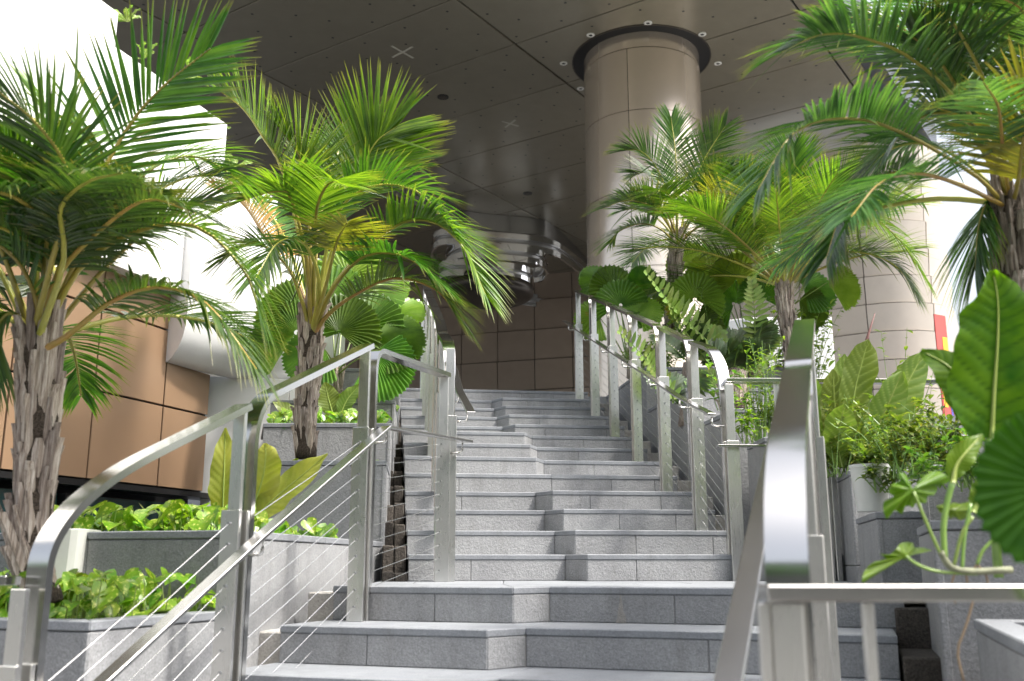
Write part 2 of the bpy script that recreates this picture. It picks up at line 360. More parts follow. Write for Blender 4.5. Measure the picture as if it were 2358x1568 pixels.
# upper flight: front line of the recessed half at jog, in the S2 frame
def c2(k): return V((.40, 5.80)).dot(V((S2.x, S2.y))) + TREAD * (k - 1)
JX = {1: 1348, 2: 1321, 3: 1295, 4: 1271, 5: 1270, 6: 1227, 7: 1214, 8: 1202, 9: 1185, 10: 1171, 11: 1163, 12: 1156, 13: 1200}
rl2 = V((-.60, 5.87)).dot(V((R2.x, R2.y)))
for k in range(1, 14):
    prot = 'r' if k in (1, 2, 3, 4, 9, 10, 11, 12) else ('l' if k in (6, 7, 8) else '')
    Yk = 5.80 + TREAD * (k - 1); p = at(JX[k], 1000, Yk); rj = V((p.x, p.y)).dot(V((R2.x, R2.y)))
    rr = V((1.31 + .17, 5.9)).dot(V((R2.x, R2.y))) + (.0 if k > 1 else .62)
    dl, dr = {'r': (-.2, 0), 'l': (.16, -.04), '': (-.02, -.02)}[prot]
    if k == 13: dl = dr = 0
    j1 = [rnd.uniform(.25, .6)]; j2 = [rnd.uniform(.25, .5), rnd.uniform(.75, 1.1)]
    step(S2, R2, c2(k), k, rl2, rj, rr, dl, dr, TREAD + .22, .09, j1, j2)
# lower flight in the S1 frame
rl1 = V((-.93, 4.3)).dot(V((R1.x, R1.y))); rr1 = V((1.5, 4.05)).dot(V((R1.x, R1.y)))
for k in range(-9, 1):
    c0 = 4.31 + .405 * k
    rj = V((-.015, 4.37)).dot(V((R1.x, R1.y))) + .02 + (k) * (-.03) - (0 if k > -3 else .06 * ((k * 7) % 5))
    if k == 0: joints_l, joints_r = [.5], [.55, 1.0]
    else: joints_l, joints_r = [.3 + .05 * (k % 3)], [.62 + .1 * (k % 2), 1.15]
    if k < 0: step(S1, R1, c0, k, rl1 + .02 * k, rj, rr1, .17, 0, .62, .10, joints_l, joints_r)
    else:
        # landing: riser in the lower frame, floor slabs reach the upper flight
        P = lambda r, s: R1 * r + S1 * s
        z1 = 1.5; sl, sr = c0 - .17, c0; jL, jR = rj, rj + .11; n = -S1
        riser_pieces(P(rl1, sl + .004), P(jL, sl + .004), 1.351, 1.469, joints_l, n)
        riser_pieces(P(jR, sr + .004), P(rr1 + .05, sr + .004), 1.351, 1.469, joints_r, n)
        a, b = P(jL, sl + .004), P(jR, sr + .004); d = (b - a).normalized(); nn = V((d.y, -d.x, 0)); riser_pieces(a, b, 1.351, 1.469, (), nn)
        A, B, C, D = P(rl1, sl), P(jL, sl), P(jR, sr), P(rr1 + .05, sr)
        m1, m2 = V((-.03, 5.15, 0)), V((1.0, 4.9, 0))
        tread_piece([A, B, V((-.05, 5.1, 0)), V((-.72, 5.2, 0))], z1)
        tread_piece([B, C, V((.62, 4.6 + .2, 0)), V((.6, 5.1, 0)), V((-.047, 5.1, 0))], z1)
        tread_piece([C, D, V((2.2, 4.4, 0)), V((2.2, 5.1, 0)), V((.603, 5.1, 0)), V((.623, 4.8, 0))], z1)
        tread_piece([V((-.72, 5.203, 0)), V((-.05, 5.103, 0)), V((-.05, 6.3, 0)), V((-.8, 6.3, 0))], z1)
        tread_piece([V((-.047, 5.103, 0)), V((.9, 5.103, 0)), V((.9, 6.3, 0)), V((-.047, 6.3, 0))], z1)
        tread_piece([V((.903, 5.103, 0)), V((2.3, 5.103, 0)), V((2.3, 6.5, 0)), V((.903, 6.5, 0))], z1)
        core.prism([tuple(P(rl1 + .012, sl + .0125))[:2], tuple(P(jL, sl + .0125))[:2], tuple(P(jR, sr + .0125))[:2], tuple(P(rr1 + .03, sr + .0125))[:2], (2.2, 6.5), (-.78, 6.5)], .5, 1.468)
# pale lime run-off under a joint of the landing riser
P = lambda r, s: R1 * r + S1 * s
q0 = atz(1445, 1430, 1.352); r_ = V((q0.x, q0.y, 0)).dot(R1); sf = 4.31 + .004 - .0012
lime = [(-.001, 1.468), (.003, 1.468), (.008, 1.44), (.012, 1.40), (.02, 1.385), (.024, 1.352), (-.022, 1.352), (-.014, 1.375), (-.012, 1.40), (-.003, 1.44)]
MB().add([v3(P(r_ + a, sf), z) for a, z in lime] + [v3(P(r_ + a, sf + .002), z) for a, z in lime], [tuple(range(10)), tuple(range(10, 20))] + [(i, (i + 1) % 10, 10 + (i + 1) % 10, 10 + i) for i in range(10)]).build('lime_stain', M['raw'], stairs)
core.build('stair_core', M['mortar'], stairs)
# rough unfinished steps in the slots beside the flights
for k in range(1, 13):
    s0 = c2(k) + .02; z = 1.5 + RISE * k - .10
    for i in range(2):
        r0 = rl2 - .15 + .072 * i
        MB().box(R2 * (r0 + .035) + S2 * (s0 + .2) + V((0, 0, z / 2 + .35 + rnd.uniform(-.012, .012))), R2 * .0345, S2 * (.2 + rnd.uniform(-.01, .01)), V((0, 0, z / 2 - .35))).build('rough_block', M['brickraw'], stairs, bevel=.006)
for k in range(-9, 1):
    s0 = 4.31 + .405 * k - .17; z = 1.5 + RISE * k
    MB().box(R1 * (rl1 + .02 * k - .075) + S1 * (s0 + .23) + V((0, 0, z - .13)), R1 * .07, S1 * .2, V((0, 0, .1))).build('concrete_block', M['raw'], stairs, bevel=.006)
    MB().box(R1 * (rr1 + .13) + S1 * (s0 + .33) + V((0, 0, z - .16)), R1 * .12, S1 * .2, V((0, 0, .09))).build('concrete_block', M['brickraw'], stairs, bevel=.006)
for k in range(1, 13):
    rr = V((1.31 + .17, 5.9)).dot(V((R2.x, R2.y))); s0 = c2(k)
    MB().box(R2 * (rr + .08) + S2 * (s0 + .28) + V((0, 0, 1.5 + RISE * k - .13)), R2 * .075, S2 * .2, V((0, 0, .1))).build('concrete_block', M['raw'], stairs, bevel=.006)

# ------------------------------------------------------------------ planters
def planter(label, poly, z0, z1, faces, soil=.06, capw=.09, rows=1, group='granite planters beside the stairs', plen=.75):
    """poly CCW seen from above; faces = indices of edges to clad"""
    n = len(poly); cx = sum(p[0] for p in poly) / n; cy = sum(p[1] for p in poly) / n
    t = thing('planter', (cx, cy, z0), label, 'planter', group)
    cen = V((cx, cy, 0))
    def inset(d):
        out = []
        for i in range(n):
            a, b, c = V((*poly[i - 1], 0)), V((*poly[i], 0)), V((*poly[(i + 1) % n], 0))
            d1 = (b - a).normalized(); d2 = (c - b).normalized(); n1 = V((-d1.y, d1.x, 0)); n2 = V((-d2.y, d2.x, 0))
            m = (n1 + n2); m /= max(.2, (1 + n1.dot(n2))); out.append((b + m * d))
        return out
    ins = inset(.026); MB().prism([tuple(p)[:2] for p in ins], z0, z1 - .034 - soil).build('body', M['mortar'], t)
    inn = inset(capw + .004)
    MB().prism([tuple(p)[:2] for p in inn], z1 - .034 - soil + .001, z1 - soil).build('soil', M['soil'], t)
    for i in range(n):
        a, b = V((*poly[i], 0)), V((*poly[(i + 1) % n], 0)); L = (b - a).length; d = (b - a) / L; nn = V((d.y, -d.x, 0))
        # rim wall + cap
        ia, ib = inn[i], inn[(i + 1) % n]
        MB().prism([tuple(ins[i])[:2], tuple(ins[(i + 1) % n])[:2], tuple(ib)[:2], tuple(ia)[:2]], z1 - .04 - soil, z1 - .032).build('rim', M['mortar'], t)
        m = max(1, round(L / (plen * 1.25)))
        for q in range(m):
            f0, f1 = q / m, (q + 1) / m; g0 = .0015 / L if q else 0; g1 = .0015 / L if q < m - 1 else 0
            o0, o1 = a.lerp(b, f0 + g0), a.lerp(b, f1 - g1); i0, i1 = ia.lerp(ib, f0 + g0), ia.lerp(ib, f1 - g1)
            o0 += nn * 0; MB().prism([tuple(o0)[:2], tuple(o1)[:2], tuple(i1)[:2], tuple(i0)[:2]], z1 - .032, z1).build('cap_stone', M['cap'], t, bevel=.004)
        if i in faces:
            m = max(1, round(L / plen)); hh = (z1 - .034 - z0) / rows
            for rr_ in range(rows):
                for q in range(m):
                    s, e = L * q / m + .0015, L * (q + 1) / m - .0015
                    c = a + d * ((s + e) / 2) - nn * .016; c.z = z0 + hh * (rr_ + .5)
                    MB().box(c, d * ((e - s) / 2), nn * .011, V((0, 0, hh / 2 - .0015))).build('face_slab', M['riser'], t, bevel=.003)
    return t
def xy(v): return (v.x, v.y)
PL = {}
c1 = V((-1.345, 3.28, 0))
q1 = [xy(c1 - R1 * 2.2), xy(c1), xy(c1 + S1 * .77), xy(c1 + S1 * .77 - R1 * 2.2)]
PL['L1'] = planter('lowest left granite planter with bright green pothos round the big palm trunk', q1, .004, 1.42, (0, 1), rows=2)
cr = V((-1.098, 4.012, 0))
q2 = [xy(cr - R1 * 1.45), xy(cr), (-.80, 6.27), (-2.45, 6.27)]
PL['L2'] = planter('left granite planter with a dark front and a sunlit side beside the landing', q2, 1.0, 1.73, (0, 1, 2), rows=1)
zz = lambda py, Y, px=800: at(px, py, Y).z
q3 = [(-1.58, 6.34), (-.80, 6.34), (-.87, 7.08), (-1.75, 7.08)]
PL['L3'] = planter('left granite planter in which the second palm stands', q3, 1.2, zz(1060, 6.34), (0, 1), rows=1)
q4 = [(-1.80, 7.12), (-.87, 7.12), (-.95, 7.86), (-2.0, 7.86)]
PL['L4'] = planter('left granite planter of pothos and nest leaves behind the second palm', q4, 1.2, zz(974, 7.12), (0, 1), rows=1)
q5 = [(-1.95, 7.9), (-.94, 7.9), (-1.02, 8.8), (-2.1, 8.8)]
PL['L5'] = planter('left granite planter under the dark green fan palm', q5, 1.2, zz(921, 7.9), (0, 1), rows=2)
q6 = [(-1.75, 8.84), (-1.02, 8.84), (-1.2, 10.6), (-2.4, 10.6)]
PL['L6'] = planter('topmost left granite planter wall behind the fan palm', q6, 1.2, zz(848, 8.84), (0, 1), rows=2)
# right side
def s2off(p, d): return (p[0] + S2.x * d, p[1] + S2.y * d)
qa = [(1.56, 6.9), (2.6, 6.9), (2.5, 7.95), s2off((1.56, 6.9), 1.05)]
PL['Ra'] = planter('right granite planter under the railing with slim bamboo and a dark palm stump', qa, 1.2, zz(940, 6.9), (0, 3), rows=1)
qb = [(1.42, 8.0), (2.5, 8.0), (2.4, 9.2), s2off((1.42, 8.0), 1.2)]
PL['Rb'] = planter('right granite planter of feathery broad-leaflet cycads by the railing', qb, 1.2, zz(893, 8.0), (0, 3), rows=2)
qc = [(1.27, 9.25), (2.9, 9.25), (2.8, 11.0), s2off((1.27, 9.25), 1.7)]
PL['Rc'] = planter('uppermost right granite planter below the round column', qc, 1.2, zz(845, 9.25), (0, 3), rows=2)
qd = [(1.62, 6.35), (3.4, 6.2), (3.4, 6.84), (1.62, 6.84)]
PL['Rd'] = planter('right granite planter behind the short level rail', qd, 1.2, zz(1006, 6.35), (0, 3), rows=2)
qe = [(1.88, 5.55), (3.6, 5.35), (3.6, 6.1), (2.0, 6.25)]
PL['Re'] = planter('right granite planter behind the white pot full of wild shrubs', qe, 1.1, zz(1082, 5.55, 1900), (0, 3), rows=2)
qf = [(1.72, 4.75), (3.2, 4.4), (3.4, 5.3), (1.88, 5.5)]
PL['Rf'] = planter('right granite planter carrying the white pot', qf, .9, zz(1183, 4.95, 1960), (0, 3), rows=2)
cg = V((1.74, 4.25, 0))
qg = [xy(cg), xy(cg + R1 * 1.6), xy(cg + R1 * 1.6 + S1 * .5), (1.93, 4.70)]
PL['Rg'] = planter('tall dark granite planter on the right behind the lobed leaf', qg, .8, zz(1071, 4.25, 2055), (0, 3), rows=2)
ch = V((1.415, 3.4, 0))
qh = [xy(ch), xy(ch + R1 * 1.6), xy(ch + R1 * 1.6 + S1 * .8), xy(ch + S1 * .8)]
PL['Rh'] = planter('right granite planter with a pale left side in front of which the philodendron hangs', qh, .004, zz(1198, 3.4, 2100), (0, 3), rows=3)
ci = V((1.13, 2.28, 0))
qi = [xy(ci), xy(ci + R1 * 1.5), xy(ci + R1 * 1.5 + S1 * 1.0), xy(ci + S1 * 1.0)]
PL['Ri'] = planter('lowest right granite planter at the front under the level rail', qi, .004, atz(2300, 1468, 1.43).z, (0, 3), rows=2)

# ------------------------------------------------------------------ railings
FB = lambda w, t: [(-w / 2, -t / 2), (w / 2, -t / 2), (w / 2, t / 2), (-w / 2, t / 2)]
def arc(p0, c, p1, n=8):   # quadratic round corner
    return [(p0 * (1 - t) ** 2 + c * 2 * t * (1 - t) + p1 * t * t) for t in [i / n for i in range(n + 1)]]
def railing(label, posts, end_run, zrail, tops, level_end=None, hand_side=1, hand_dz=.36, hand_ext=(0, 0), group='stainless steel stair railings', ncab=11, cables=True, first_top=None):
    """posts: list of (xy, base z); zrail: rail underside height at each post; runs go post i -> i+1"""
    t = thing('stair_railing', (posts[0][0][0], posts[0][0][1], posts[0][1]), label, 'railing', group)
    n = len(posts)
    P = [V((p[0][0], p[0][1], 0)) for p in posts]
    for i in range(n):
        d = (P[min(i + 1, n - 1)] - P[i]).normalized() if i < n - 1 else (P[i] - P[i - 1]).normalized()
        if i == n - 1 and end_run is not None: d = V(end_run).normalized()
        s = V((d.y, -d.x, 0)); zb = posts[i][1]; zt = first_top if (i == 0 and first_top) else zrail[i]; zl = zb + (zt - zb) * (.82 if (i == 0 and isinstance(hand_dz, list)) else .70)
        lo = MB(); lo.box(v3(P[i] - d * .020, (zb + zl) / 2), s * .0385, d * .008, V((0, 0, (zl - zb) / 2)))
        lo.build('post_plate', M['poststeel'], t, bevel=.002)
        lo = MB(); lo.box(v3(P[i] + d * .034, (zb + zl) / 2), s * .0385, d * .008, V((0, 0, (zl - zb) / 2)))
        lo.build('post_plate', M['poststeel'], t, bevel=.002)
        MB().box(v3(P[i] - d * .000, (zb + zt) / 2 + .02), s * .025, d * .0095, V((0, 0, (zt - zb) / 2 - .022))).build('post', M['poststeel'], t, bevel=.002)
    for i in range(n - 1):
        d = (P[i + 1] - P[i]); L = d.length; d /= L; s = V((d.y, -d.x, 0))
        jb = P[i] + d * .062; zb = posts[i][1]
        z0, z1 = zrail[i] + .012, zrail[i + 1] + .012; sl = (z1 - z0) / L
        zz0 = z0 + sl * .062; R = tops[i]; Rv, Rh = R if isinstance(R, tuple) else (R, R)
        top = v3(jb, zz0); a = top - V((0, 0, Rv)); bpt = v3(jb + d * Rh, zz0 + sl * Rh)
        end = v3(P[i + 1] + d * .02, z1 + sl * .02)
        path = [v3(jb, zb + .12)] + arc(a, top, bpt, 18) + [end]
        MB().sweep(path, FB(.07, .024), side=s).build('handrail_bar', M['steel'], t, smooth=True).modifiers.new('es', 'EDGE_SPLIT').split_angle = radians(40)
        # cables
        if cables:
            c = MB(); z0b, z1b = posts[i][1], posts[i + 1][1]
            h = min(zrail[i] - z0b, zrail[i + 1] - z1b) * .66
            for q in range(ncab):
                f = .08 + .92 * q / (ncab - 1)
                pa = v3(P[i] + d * .05, z0b + h * f); pb = v3(P[i + 1] - d * .03, z1b + h * f)
                mid = (pa + pb) / 2 - V((0, 0, .004)); c2_ = MB(); c2_.tube([pa, mid, pb], .0016, 6, cap=False)
                o = c2_.build('cable', M['wire'], t, smooth=True, fix=False)
                # ferrule
            f_ = MB()
            for q in range(ncab):
                f = .08 + .92 * q / (ncab - 1)
                f_.tube([v3(P[i + 1] - d * .036, z1b + h * f), v3(P[i + 1] - d * .026, z1b + h * f)], .006, 6)
                f_.tube([v3(P[i] + d * .042, z0b + h * f), v3(P[i] + d * .05, z0b + h * f)], .006, 6)
            tag(f_.build('cable_ferrules', M['satin'], t), kind='stuff')
    # secondary handrail on brackets
    pts = []
    for i in range(n):
        d = (P[min(i + 1, n - 1)] - P[max(i - 1, 0)]).normalized(); s = V((d.y, -d.x, 0))
        pts.append(v3(P[i] + s * hand_side * .115, zrail[i] - (hand_dz[i] if isinstance(hand_dz, list) else hand_dz)))
    d0 = (pts[0] - pts[1]).normalized(); d1 = (pts[-1] - pts[-2]).normalized()
    pp = ([pts[0] + d0 * hand_ext[0]] if hand_ext[0] else []) + pts + ([pts[-1] + d1 * hand_ext[1]] if hand_ext[1] else [])
    MB().sweep(pp, FB(.05, .014)).build('lower_handrail', M['handsteel'], t, bevel=.002)
    for i in range(n):
        d = (P[min(i + 1, n - 1)] - P[max(i - 1, 0)]).normalized(); s = V((d.y, -d.x, 0)) * hand_side
        a = v3(P[i] + s * .03 + d * .03, pts[i].z - .065); b_ = a + s * .075; c_ = b_ + V((0, 0, .055))
        MB().tube([a] + arc(b_ - s * .02, b_, b_ + V((0, 0, .02)), 4) + [c_], .0065, 8).build('bracket', M['steel'], t, smooth=True)
    return t
# lower left rail
LP = [V((-1.31, 2.72)), V((-1.0, 3.62)), V((-.685, 4.53)), V((-.39, 5.6))]
zL = [1.715, at(560, 948, 3.62).z, at(850, 805, 4.53).z, at(1010, 868, 5.6).z]
rA = railing('lower left steel railing climbing to the landing', [(LP[0], .45), (LP[1], .95), (LP[2], 1.35), (LP[3], 1.5)], (-.13, .99, 0), zL, [(.17, .40), (.16, .13), (.12, .10), .1], hand_side=1, hand_dz=[.55, .45, .37, .37], hand_ext=(.9, .12), first_top=1.535)
# level return of the lower left rail
def level_rail(label, a, d, L, z, posts, group='stainless steel stair railings', base=0, w=.07, t=.025, thin=.016, pair=True, loc=None):
    o = thing('level_railing', (a[0], a[1], base), label, 'railing', group)
    d = V(d).normalized(); s = V((d.y, -d.x, 0)); A = V((a[0], a[1], z))
    MB().sweep([A, A + d * L], FB(w, t)).build('handrail_bar', M['steel'], o, bevel=.002)
    for q in posts:
        p = V((a[0], a[1], 0)) + d * q
        MB().box(v3(p, (z - t / 2 + base) / 2 - .001), d * thin, s * .008, V((0, 0, (z - t / 2 - base) / 2 - .002))).build('post', M['poststeel'], o, bevel=.002)
        if pair:
            for e in (-1, 1):
                MB().box(v3(p + d * (thin + .014) * e * 1.15, base + (z - base) * .33), d * .0155, s * .03, V((0, 0, (z - base) * .33))).build('post_plate', M['poststeel'], o, bevel=.002)
    return o
pa = LP[0] + V((S1.x, S1.y)) * .05
z_level_l = at(40, 1337, 2.72).z
level_rail('level steel rail running off left from the curved end of the lower left railing', (pa.x - .055, pa.y - .01), (-1, .12, 0), 1.6, z_level_l, [.1, 1.2], base=.45, thin=.022)
# upper left rail
def upper(x0, y0, label, side, ext):
    posts = []; zr = []
    for k in (0, 2, 4, 6, 8, 10, 12):
        Y = y0 if k == 0 else 6.5 + (k - 2) * TREAD + (y0 - 5.9)
        X = x0 - .123 * (Y - y0) * (1.2 if k == 2 else 1.0)
        posts.append((V((X, Y)), 1.5 + RISE * k)); zr.append(1.5 + RISE * k + 1.235)
    zr[0] = 1.5 + 1.19 + .14
    return posts, zr
po, zr = upper(-.36, 5.68, '', 1, 0)
rB = railing('upper left steel railing seen along its length from below', po, None, zr, [.2] + [.14] * 6, hand_side=1, hand_ext=(.1, .1))
po2, zr2 = upper(1.31, 5.9, '', -1, 0)
rC = railing('upper right steel railing whose seven bright posts climb past the cycads', po2, None, zr2, [.3] + [.13] * 6, hand_side=-1, hand_ext=(.0, .25), first_top=2.66)
level_rail('short level steel rail at the foot of the upper right railing', (1.30, 5.94), (1, .03, 0), 1.3, at(1740, 875, 5.94).z - .005, [.31, .58, 1.1], base=1.5)
# its level secondary rail
o = thing('level_handrail', (1.2, 5.85, 1.5), 'thin level handrail bar below the short rail with its bracket', 'handrail')
zh = at(1740, 1027, 5.86).z
MB().sweep([V((1.215, 5.86, zh)), V((2.5, 5.9, zh))], FB(.05, .014)).build('bar', M['steel'], o, bevel=.002)
MB().tube([V((1.645, 5.9, zh - .07)), V((1.66, 5.87, zh - .07)), V((1.66, 5.865, zh - .008))], .0065, 8).build('bracket', M['steel'], o, smooth=True)
# lower right rail (near the camera)
RP = [V((.435, 1.62)), V((.435, 1.62)) + V((S1.x, S1.y)) * .93, V((.435, 1.62)) + V((S1.x, S1.y)) * 1.9]
zR = [1.70, 1.545 + .55, at(1880, 752, RP[2].y).z]
zR[1] = (zR[0] + zR[2]) / 2
rD = railing('lower right steel railing close to the camera, seen along its top bar', [(RP[0], .35), (RP[1], .75), (RP[2], 1.1)], None, zR, [(.16, .36), (.16, .13), .1], hand_side=-1, hand_dz=.36, hand_ext=(.5, .0), first_top=1.54)
pR = RP[0] + V((S1.x, S1.y)) * .055
level_rail('level steel rail crossing the lower right corner close to the camera', (pR.x - .055, pR.y - .05), (1, 0, 0), 1.3, at(1830, 1366, 1.6).z, [.0, .165, .9], base=.35, thin=.0085, pair=False)

# ------------------------------------------------------------------ canopy soffit
H = 10.0
UA = V((sin(radians(-56)), cos(radians(-56)), 0)); NA = V((UA.y, -UA.x, 0))
un = lambda u, n, z=H: UA * u + NA * n + V((0, 0, z))
can = thing('canopy', un(12, 15), 'huge dark bronze canopy soffit of perforated metal panels', 'canopy')
U = [3.72, 4.08] + [4.08 + 4.235 * i for i in range(1, 9)]; N = [7.6, 9.13] + [10.78 + 1.645 * i for i in range(0, 17)]
holes = MB()
def disc(mb, c, r, k=8, z=0): mb.add([V(c) + V((cos(2 * pi * q / k) * r, sin(2 * pi * q / k) * r, z)) for q in range(k)], [tuple(range(k))])
colc = at(1475, 200, 15.5); COLX, COLY = 2.21, 15.5
for i in range(len(U) - 1):
    for j in range(len(N) - 1):
        if U[i] < 8 and N[j] > 19.5: continue
        u0, u1, n0, n1 = U[i] + .019, U[i + 1] - .019, N[j] + .013, N[j + 1] - .013
        MB().box(un((u0 + u1) / 2, (n0 + n1) / 2, H + .02 + rnd.uniform(0, .002)), UA * ((u1 - u0) / 2), NA * ((n1 - n0) / 2), V((0, 0, .02))).build('soffit_panel', M['ceil'], can, bevel=.004)
        if i == 0 or i > 5: continue
        for a in range(4):
            for b_ in range(5):
                uu = u0 + .3 + b_ * .86 + (.32 if a % 2 else 0); nn_ = n0 + .2 + a * .41
                if uu < u1 - .1 and nn_ < n1 - .1:
                    p = un(uu, nn_); 
                    if (p - V((COLX, COLY, H))).length > 1.3: disc(holes, p - V((0, 0, .003)), .023)
tag(holes.build('vent_holes', M['black'], can, fix=False), kind='stuff')
NC = 20.65
def deck(u0, u1, n0, n1): MB().box(un((u0 + u1) / 2, (n0 + n1) / 2, H + .36), UA * ((u1 - u0) / 2), NA * ((n1 - n0) / 2), V((0, 0, .3))).build('roof_deck', M['joint'], can)
deck(U[0], U[2], N[0], NC); deck(U[2], U[-1], N[0], N[-1])
MB().box(un(3.55, (N[0] + NC) / 2, H + .33), UA * .15, NA * ((NC - N[0]) / 2), V((0, 0, .4))).build('edge_fascia', M['navy'], can)
MB().box(un((3.4 + U[2]) / 2, NC + .1, H + .33), UA * ((U[2] - 3.4) / 2), NA * .1, V((0, 0, .4))).build('edge_fascia', M['navy'], can)
# tape crosses, speakers
for (px, py, s, rot, lab) in ((927, 120, .26, .3, 'upper pale tape cross stuck on the dark soffit'), (1175, 285, .2, .0, 'middle pale tape cross stuck on the dark soffit'), (1015, 427, .16, .4, 'small far tape cross on the soffit near the chrome rings')):
    p = atz(px, py, H - .006); o = thing('tape_cross', p, lab, 'tape cross', 'tape crosses on the soffit')
    for a in (rot + .6, rot + 2.1):
        d = V((cos(a), sin(a), 0)); MB().box(p + V((0, 0, .0015 * (a > 2))), d * s, V((-d.y, d.x, 0)) * .022, V((0, 0, .0006))).build('tape_strip', M['tape'], o)
for (px, py, r, lab) in ((1020, 223, .11, 'larger round black speaker in the soffit left of the column'), (1215, 445, .11, 'far round black speaker in the soffit above the chrome rings')):
    p = atz(px, py, H); o = thing('ceiling_speaker', p, lab, 'speaker', 'speakers in the soffit')
    d = MB(); d.tube([p + V((0, 0, .01)), p - V((0, 0, .012))], [r, r * .96], 20); d.build('housing', M['black'], o)
    d = MB(); d.tube([p - V((0, 0, .012)), p - V((0, 0, .02))], [r * .6, r * .55], 16); d.build('grille', M['collar'], o)
# downlights round the column
for (px, py, lab) in ((1360, 81, 'upper left'), (1492, 53, 'topmost'), (1617, 79, 'upper right'), (1298, 146, 'leftmost'), (1653, 146, 'rightmost'), (1337, 204, 'lowest left')):
    p = atz(px, py, H - .004); o = thing('downlight', p, f'small round downlight, {lab} in the ring round the column head', 'downlight', 'downlights round the column')
    ring = MB(); pts = [p + V((cos(a), sin(a), 0)) * .048 for a in [2 * pi * q / 20 for q in range(20)]]
    ring.sweep(pts, FB(.036, .012), closed=True); ring.build('trim_ring', M['lightring'], o, smooth=True)
    d = MB(); d.tube([p + V((0, 0, .003)), p - V((0, 0, .004))], .032, 14); d.build('lens', M['black'], o)
# ------------------------------------------------------------------ round column
cl = thing('round_column', (COLX, COLY, 3.45), 'tall round champagne clad column rising to the soffit', 'column')
CR = .98
def shell(mb, c, r, a0, a1, z0, z1, th=.02, seg=14):
    vs = []; fs = []
    for i in range(seg + 1):
        a = a0 + (a1 - a0) * i / seg; e = V((sin(a), -cos(a), 0))
        vs += [c + e * r + V((0, 0, z0)), c + e * r + V((0, 0, z1)), c + e * (r - th) + V((0, 0, z1)), c + e * (r - th) + V((0, 0, z0))]
    for i in range(seg):
        k = i * 4
        for q in range(4): fs.append((k + q, k + (q + 1) % 4, k + 4 + (q + 1) % 4, k + 4 + q))
    fs += [(0, 1, 2, 3), tuple(seg * 4 + q for q in (3, 2, 1, 0))]
    mb.add(vs, fs)
cc = V((COLX, COLY, 0)); m_ = MB(); m_.tube([cc + V((0, 0, 3.45)), cc + V((0, 0, H + .1))], CR - .03, 48); m_.build('core', M['joint'], cl, smooth=True)
va = -atan2(COLX, COLY)     # direction back to the camera
zj = [3.45, at(1475, 610, COLY - CR).z, at(1475, 435, COLY - CR).z, at(1475, 250, COLY - CR).z, H - .28]
for i in range(len(zj) - 1):
    for q in range(4):
        a0 = va - radians(13) + q * pi / 2
        s_ = MB(); shell(s_, cc, CR, a0 + .006, a0 + pi / 2 - .006, zj[i] + .006, zj[i + 1] - .006); s_.build('cladding_panel', M['colm'], cl, smooth=False)
        me = cl.children[-1].data if False else None
s_ = MB(); shell(s_, cc, CR - .005, 0, 2 * pi, H - .27, H + .05, .02, 48); s_.build('head_band', M['colm'], cl)
s_ = MB(); shell(s_, cc, CR + .2, 0, 2 * pi, H - .012, H + .3, .02, 64); s_.build('collar', M['collar'], cl)
s_ = MB(); k = 64
vs = []; fs = []
for q in range(k):
    e = V((cos(2 * pi * q / k), sin(2 * pi * q / k), 0)); vs += [cc + e * (CR - .02) + V((0, 0, H - .006)), cc + e * (CR + .19) + V((0, 0, H - .006))]
for q in range(k): r_ = (q + 1) % k; fs.append((2 * q, 2 * q + 1, 2 * r_ + 1, 2 * r_))
s_.add(vs, fs).build('shadow_gap', M['joint'], cl)
for o in cl.children:
    if o.type == 'MESH' and o.name.split('.')[0] in ('cladding_panel', 'collar', 'head_band'):
        o.data.polygons.foreach_set('use_smooth', [True] * len(o.data.polygons)); mod = o.modifiers.new('es', 'EDGE_SPLIT'); mod.split_angle = radians(40)

